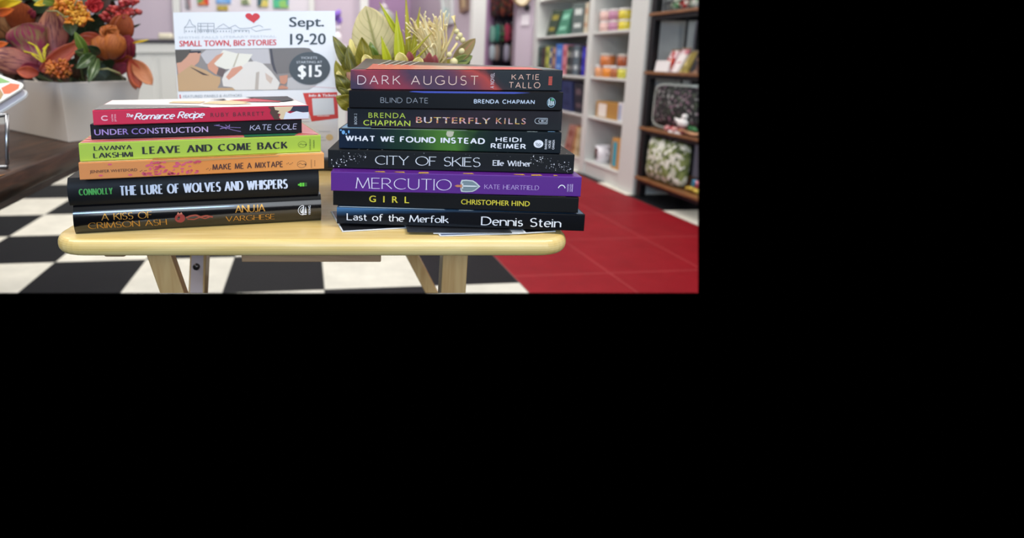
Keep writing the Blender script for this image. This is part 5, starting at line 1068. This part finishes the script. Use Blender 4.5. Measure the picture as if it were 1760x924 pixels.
mark(k, 'publisher_rule', [[(215.6, 4.4), (216.2, 4.4), (216.2, 11.4), (215.6, 11.4)]], mat('#c9b4de', .5))
[top(k, 'gold_print', [P_], mat('#c49a3a', .5)) for P_ in [[(x_, 1.2 + 2 * math.sin(x_)), (x_ + 10, 1), (x_ + 9, 6), (x_ + 1, 5)] for x_ in (40, 58, 80, 120, 165, 180)] + [[(200, 1), (203, 1), (203, 5), (200, 5)]]]
k = book('paperback_book', 'black paperback sprinkled with white stars and a thin serif title in the right stack', GRs, -.0254, .5314, .5916, .2240, .0174, -7.2, .150, mat('#17191b', .5, spec=.14, var=.1))
nib(k, 'CITY OF SKIES', 44.7, 141.7, 4.6, 12.6, mat('#d9dde0', .5), wt=.11, thin=.42, nib=15, serif=.1, track=.12); nib(k, 'Elle Wither', 152.5, 186.9, 6.0, 10.6, mat('#d6d8da', .5), 'author_lettering', wt=.2, thin=.5, nib=15, serif=.14, track=.16)
b = []; b2 = []
for i in range(190):
    if i < 60: x = rnd.uniform(2, 36); z = 3 + (x / 36) * 10 + rnd.gauss(0, 2.4)
    elif i < 130: q = rnd.random(); x = 186 + 36 * q; z = 13.5 - 9 * q + rnd.gauss(0, 2.4)
    else: x, z = rnd.uniform(2, 222), rnd.uniform(1, 16.4)
    if 1 < z < 16.4 and not (i >= 130 and 42 < x < 190 and 4 < z < 13): (b if i < 130 else b2).append(oval(x, z, *([rnd.choice([.14, .2, .26, .5])] * 2), 6))
mark(k, 'star_print', b, WHT); mark(k, 'faint_star_print', b2, mat('#75787c', .5))
top(k, 'pale_speckle_print', [oval(rnd.uniform(4, 220), rnd.uniform(2, 30), .8, .8, 6) for q in range(60)], mat('#8d9094', .5))
k = book('paperback_book', 'dark teal paperback with a green glow and bold white title in the right stack', GRs, -.0152, .5361, .6096, .2020, .0190, -9.0, .136, ramp_mat('teal_glow_spine', .2020, [(0, '#152236'), (.18, '#122029'), (.34, '#1a3626'), (.46, '#44702a'), (.54, '#4c7a30'), (.62, '#162c20'), (.72, '#111d20'), (1, '#0f171e')], wob=.16, zw=.0, scale=30, rough=.4))
nib(k, 'WHAT WE FOUND INSTEAD', 6.4, 135.5, 7.6, 12.2, WHT, wt=.32, thin=.6, nib=0, serif=.0, track=.36); nib(k, 'HEIDI', 145.0, 167.7, 10.0, 13.6, WHT, 'author_lettering', wt=.3, thin=.62, nib=0, track=.4); nib(k, 'REIMER', 140.8, 172.1, 3.9, 7.8, WHT, 'author_lettering', wt=.3, thin=.62, nib=0, track=.36)
mark(k, 'round_logo', [oval(182.6, 8.5, 4.2, 3.6)], WHT); mark(k, 'logo_house_print', stroke([(180.4, 9.6), (181.4, 7), (183.4, 6.6), (185, 8.6)], .4) + stroke([(181.6, 9.4), (182.6, 7.6), (184, 9.4)], .35), mat('#22303a', .5), 2)
for t_, x0_, za_, zb_2 in (('RANDOM', 188.1, 3.9, 12.8), ('HOUSE', 191.3, 4.9, 11.9), ('CANADA', 194.5, 3.9, 12.5)): sans(k, t_, x0_, x0_ + 2.0, za_, zb_2, WHT, 'publisher_lettering', up=True, bold=.02)
mark(k, 'pale_figure_print', [[(101, 18.4), (104, 18.7), (107.5, 18.2), (106.6, 14.2), (104.6, 12.9), (101.6, 13.4), (100.4, 15.4)]], mat('#b9b59a', .5)); mark(k, 'blue_dapple_print', [oval(4.4, 15.4, 1.6, 2.0, 10), oval(9.6, 16, .8, 1.6, 10), oval(7, 13.8, .8, .8, 8), oval(2, 17.4, 1, .8, 8)], mat('#6fa8d8', .5))
top(k, 'pale_rim_print', [[(2, .9), (120, .9), (118, 3), (4, 3)], [(172, .9), (182, .9), (181, 3), (173, 3)]], mat('#a9bcc0', .45)); top(k, 'blue_print', [[(2, 3), (30, 3), (26, 50), (2, 50)], [(190, .9), (197, .9), (196, 4), (191, 4)]], mat('#6f9cc4', .45), 2)
k = book('paperback_book', 'dark plum-grey paperback with colourful fiery title in the right stack', GRs, -.0071, .5416, .6292, .1959, .0184, -8.6, .134, ramp_mat('plum_spine', .1959, [(.0, '#1e2025'), (.3, '#28242b'), (.5, '#382932'), (.62, '#2c2328'), (1, '#202124')], wob=.3, zw=-.25, scale=40, rough=.4))
FIRE = ramp_mat('fiery_ink', 1000, [(.30, '#ead9e0'), (.42, '#e3a3a4'), (.5, '#e27a4a'), (.57, '#e6c04a'), (.66, '#f0e2dc'), (.8, '#d66a5a')], wob=2.0, scale=130, rough=.6, coat=0, off=.5)
GRN2 = mat('#c6d63e', .55)
sans(k, 'BOOK 2', 6.6, 9.2, 2.8, 13.1, mat('#b9bcc0', .6), 'series_lettering', up=True); sans(k, 'BRENDA', 20.2, 55.2, 9.3, 14.2, GRN2, 'author_lettering', space=1.15); sans(k, 'CHAPMAN', 15.3, 59.8, 2.0, 7.1, GRN2, 'author_lettering', bold=.008, space=1.1)
sans(k, 'BUTTERFLY', 65.0, 133.0, 5.2, 10.8, FIRE, bold=.018, space=1.15); sans(k, 'KILLS', 138.0, 164.5, 5.5, 11.0, FIRE, space=1.25, bold=.004)
mark(k, 'maze_logo', ring(175.2, 8.8, 3.0, 2.7, .42, 90, 270) + stroke([(175.2, 11.3), (183.3, 11.3), (183.3, 6.3), (175.2, 6.3)], .42) + ring(177.6, 8.8, 2.0, 1.7, .42, 90, 270) + stroke([(177.6, 10.3), (182.2, 10.3), (182.2, 7.3), (177.6, 7.3)], .42) + [oval(178.8, 8.8, .9, .8, 10)] + stroke([(180.4, 9.6), (180.4, 8.0)], .4), mat('#d0d2d4', .5))
k = book('paperback_book', 'black paperback with thin grey title and blue upper edge, second in the right stack', GRs, -.0056, .5362, .6480, .1921, .0164, -8.8, .132, ramp_mat('black_blue_spine', .1921, [(0, '#0d0c10'), (.4, '#0b0b0d'), (1, '#0e0e11')], wob=.3, rough=.42))
nib(k, 'BLIND DATE', 29.7, 73.8, 5.4, 9.9, mat('#8f949c', .55), wt=.10, track=.26); nib(k, 'BRENDA CHAPMAN', 114.9, 168.2, 5.9, 9.1, mat('#c3cfe0', .55), 'author_lettering', wt=.20, track=.34)
mark(k, 'blue_edge_print', [[(56, 15.5), (70, 14.6), (150, 14.6), (164, 15.6), (150, 16.2), (60, 16.2)]], mat('#2c3fa8', .4)); mark(k, 'oval_logo', ring(182.5, 7.2, 3.6, 4.4, .4), mat('#8ab0c4', .5)); mark(k, 'logo_pages_print', [[(180, 4.6), (181.2, 4.6), (181.2, 10.2), (180, 9.8)], [(181.7, 4.4), (182.9, 4.4), (182.9, 8.6), (181.7, 8.6)], [(183.4, 4.6), (184.8, 5), (184.8, 8.4), (183.4, 8.4)]], mat('#b9c8cc', .5)); mark(k, 'logo_green_print', [[(181.8, 8.8), (184.8, 8.8), (184, 10.8), (182.4, 10.8)]], mat('#3f9a6a', .5))
DR = lambda a, c_: (0.0085 * c_ ** 1.5 * max(0, 1 - 1.15 * a) ** 1.3 + .0016 * c_)
k = book('paperback_book', 'purple and red paperback with thin spaced title on top of the right stack', GRs, -.0041, .5450, .6648, .1933, .0184, -7.2, .132, ramp_mat('dusk_spine', .1933, [(0, '#45384c'), (.06, '#6a3a4c'), (.13, '#963a48'), (.24, '#863647'), (.34, '#4c384c'), (.50, '#5a3850'), (.58, '#7c3c46'), (.655, '#b0443e'), (.70, '#3a2a2e'), (.75, '#25292d'), (1, '#22272b')], wob=.10, zw=.10, scale=60, rough=.42), rise=DR)
WARM = ramp_mat('warm_white_ink', .1933, [(0, '#e9d3d8'), (.4, '#e6c4b4'), (1, '#dfae98')], wob=.1, coat=0, rough=.6)
nib(k, 'DARK AUGUST', 6.6, 119.0, 5.0, 12.9, WARM, wt=.095, track=.42); nib(k, 'KATIE', 148.6, 173.1, 10.0, 14.5, WARM, 'author_lettering', wt=.12, track=.42); nib(k, 'TALLO', 146.4, 174.3, 2.5, 7.4, WARM, 'author_lettering', wt=.12, track=.42)
sans(k, 'A NOVEL', 129.8, 133.2, 1.9, 15.8, mat('#d9c6cc', .6), 'subtitle_lettering', up=True, space=1.1)
mark(k, 'orange_logo', [[(181.4, 5.1 + q * 1.15), (184.6, 5.1 + q * 1.15), (184.6, 5.9 + q * 1.15), (181.4, 5.9 + q * 1.15)] for q in range(7)], mat('#c8452e', .5))
def rtop(name, polys, m, lay=1):
    b = MB()
    for P in polys:                                      # strips that follow the lifted cover
        (xa, ya), (xb, yb) = P; 
        b.sheet(lambda i, j: Vector(((xa + (xb - xa) * i) / 1000, (ya + (yb - ya) * j) / 1000, .0184 + .0003 * lay + DR((xa + (xb - xa) * i) / 193.3, (ya + (yb - ya) * j) / 132))), 16, 8)
    return b.build(name, m, k[0], fix=False)
rtop('grey_sky_print', [((1, 8), (192, 131))], ramp_mat('cover_sky', .1933, [(0, '#3a3036'), (.35, '#4a3c3c'), (.7, '#54504c'), (1, '#666c6a')], wob=.2, rough=.4)); 
rtop('red_glow_print', [((14, 1.2), (176, 74))], ramp_mat('cover_glow', .1933, [(0, '#b2473c'), (.3, '#c2604a'), (.5, '#b9a08a'), (.62, '#c24a3c'), (.9, '#c9584a'), (1, '#8a6a64')], wob=.5, rough=.4), 2)
b = MB()
for q in range(5):
    for e in range(8):
        xa = 20 + q * 8; x0_, y0_, x1_, y1_ = xa + e * 1.2, 60 + e * 8, xa + (e + 1) * 1.2, 60 + (e + 1) * 8
        b.flat([Vector((X / 1000, Y_ / 1000, .0184 + .0009 + DR(X / 193.3, Y_ / 132))) for X, Y_ in ((x0_, y0_), (x0_ + 1.3, y0_), (x1_ + 1.3, y1_), (x1_, y1_))])
b.build('white_line_print', mat('#c9c2bc', .5), k[0], fix=False)

# ------------------------------------------------------------------ the set ends where the photograph ends: meshes cut on planes from the camera through image pixels, rest left black
bpy.context.view_layer.update()
def cut_at_frame(limit, inward):
    n = limit
    for o in list(C.objects):
        if o.type != 'MESH' or o.name.startswith('ceiling'): continue
        mw = o.matrix_world; ds = [(mw @ v.co - CAM).dot(n) for v in o.data.vertices]
        if max(ds) <= 1e-6: continue
        b = bmesh.new(); b.from_mesh(o.data); inv = mw.inverted()
        r_ = bmesh.ops.bisect_plane(b, geom=b.verts[:] + b.edges[:] + b.faces[:], plane_co=inv @ CAM, plane_no=(inv.to_3x3() @ n), clear_outer=True, dist=1e-6)
        ed = [e for e in r_['geom_cut'] if isinstance(e, bmesh.types.BMEdge)]
        if o.name != 'floor' and ed: bmesh.ops.holes_fill(b, edges=[e for e in ed if e.is_boundary], sides=0)
        if len(b.verts) < 3:
            b.free(); bpy.data.objects.remove(o); continue
        if o.data.users > 1: o.data = o.data.copy()
        b.to_mesh(o.data); b.free()
rx = (ray(1199.8, 0), ray(1199.8, 500)); cut_at_frame(rx[0].cross(rx[1]).normalized() * (1 if rx[0].cross(rx[1]).x > 0 else -1), None)
ry = (ray(0, 503), ray(1200, 503)); nn = ry[0].cross(ry[1]).normalized(); cut_at_frame(nn * (1 if nn.z < 0 else -1), None)
for o in list(C.objects):
    if o.type == 'EMPTY' and not o.children: bpy.data.objects.remove(o)
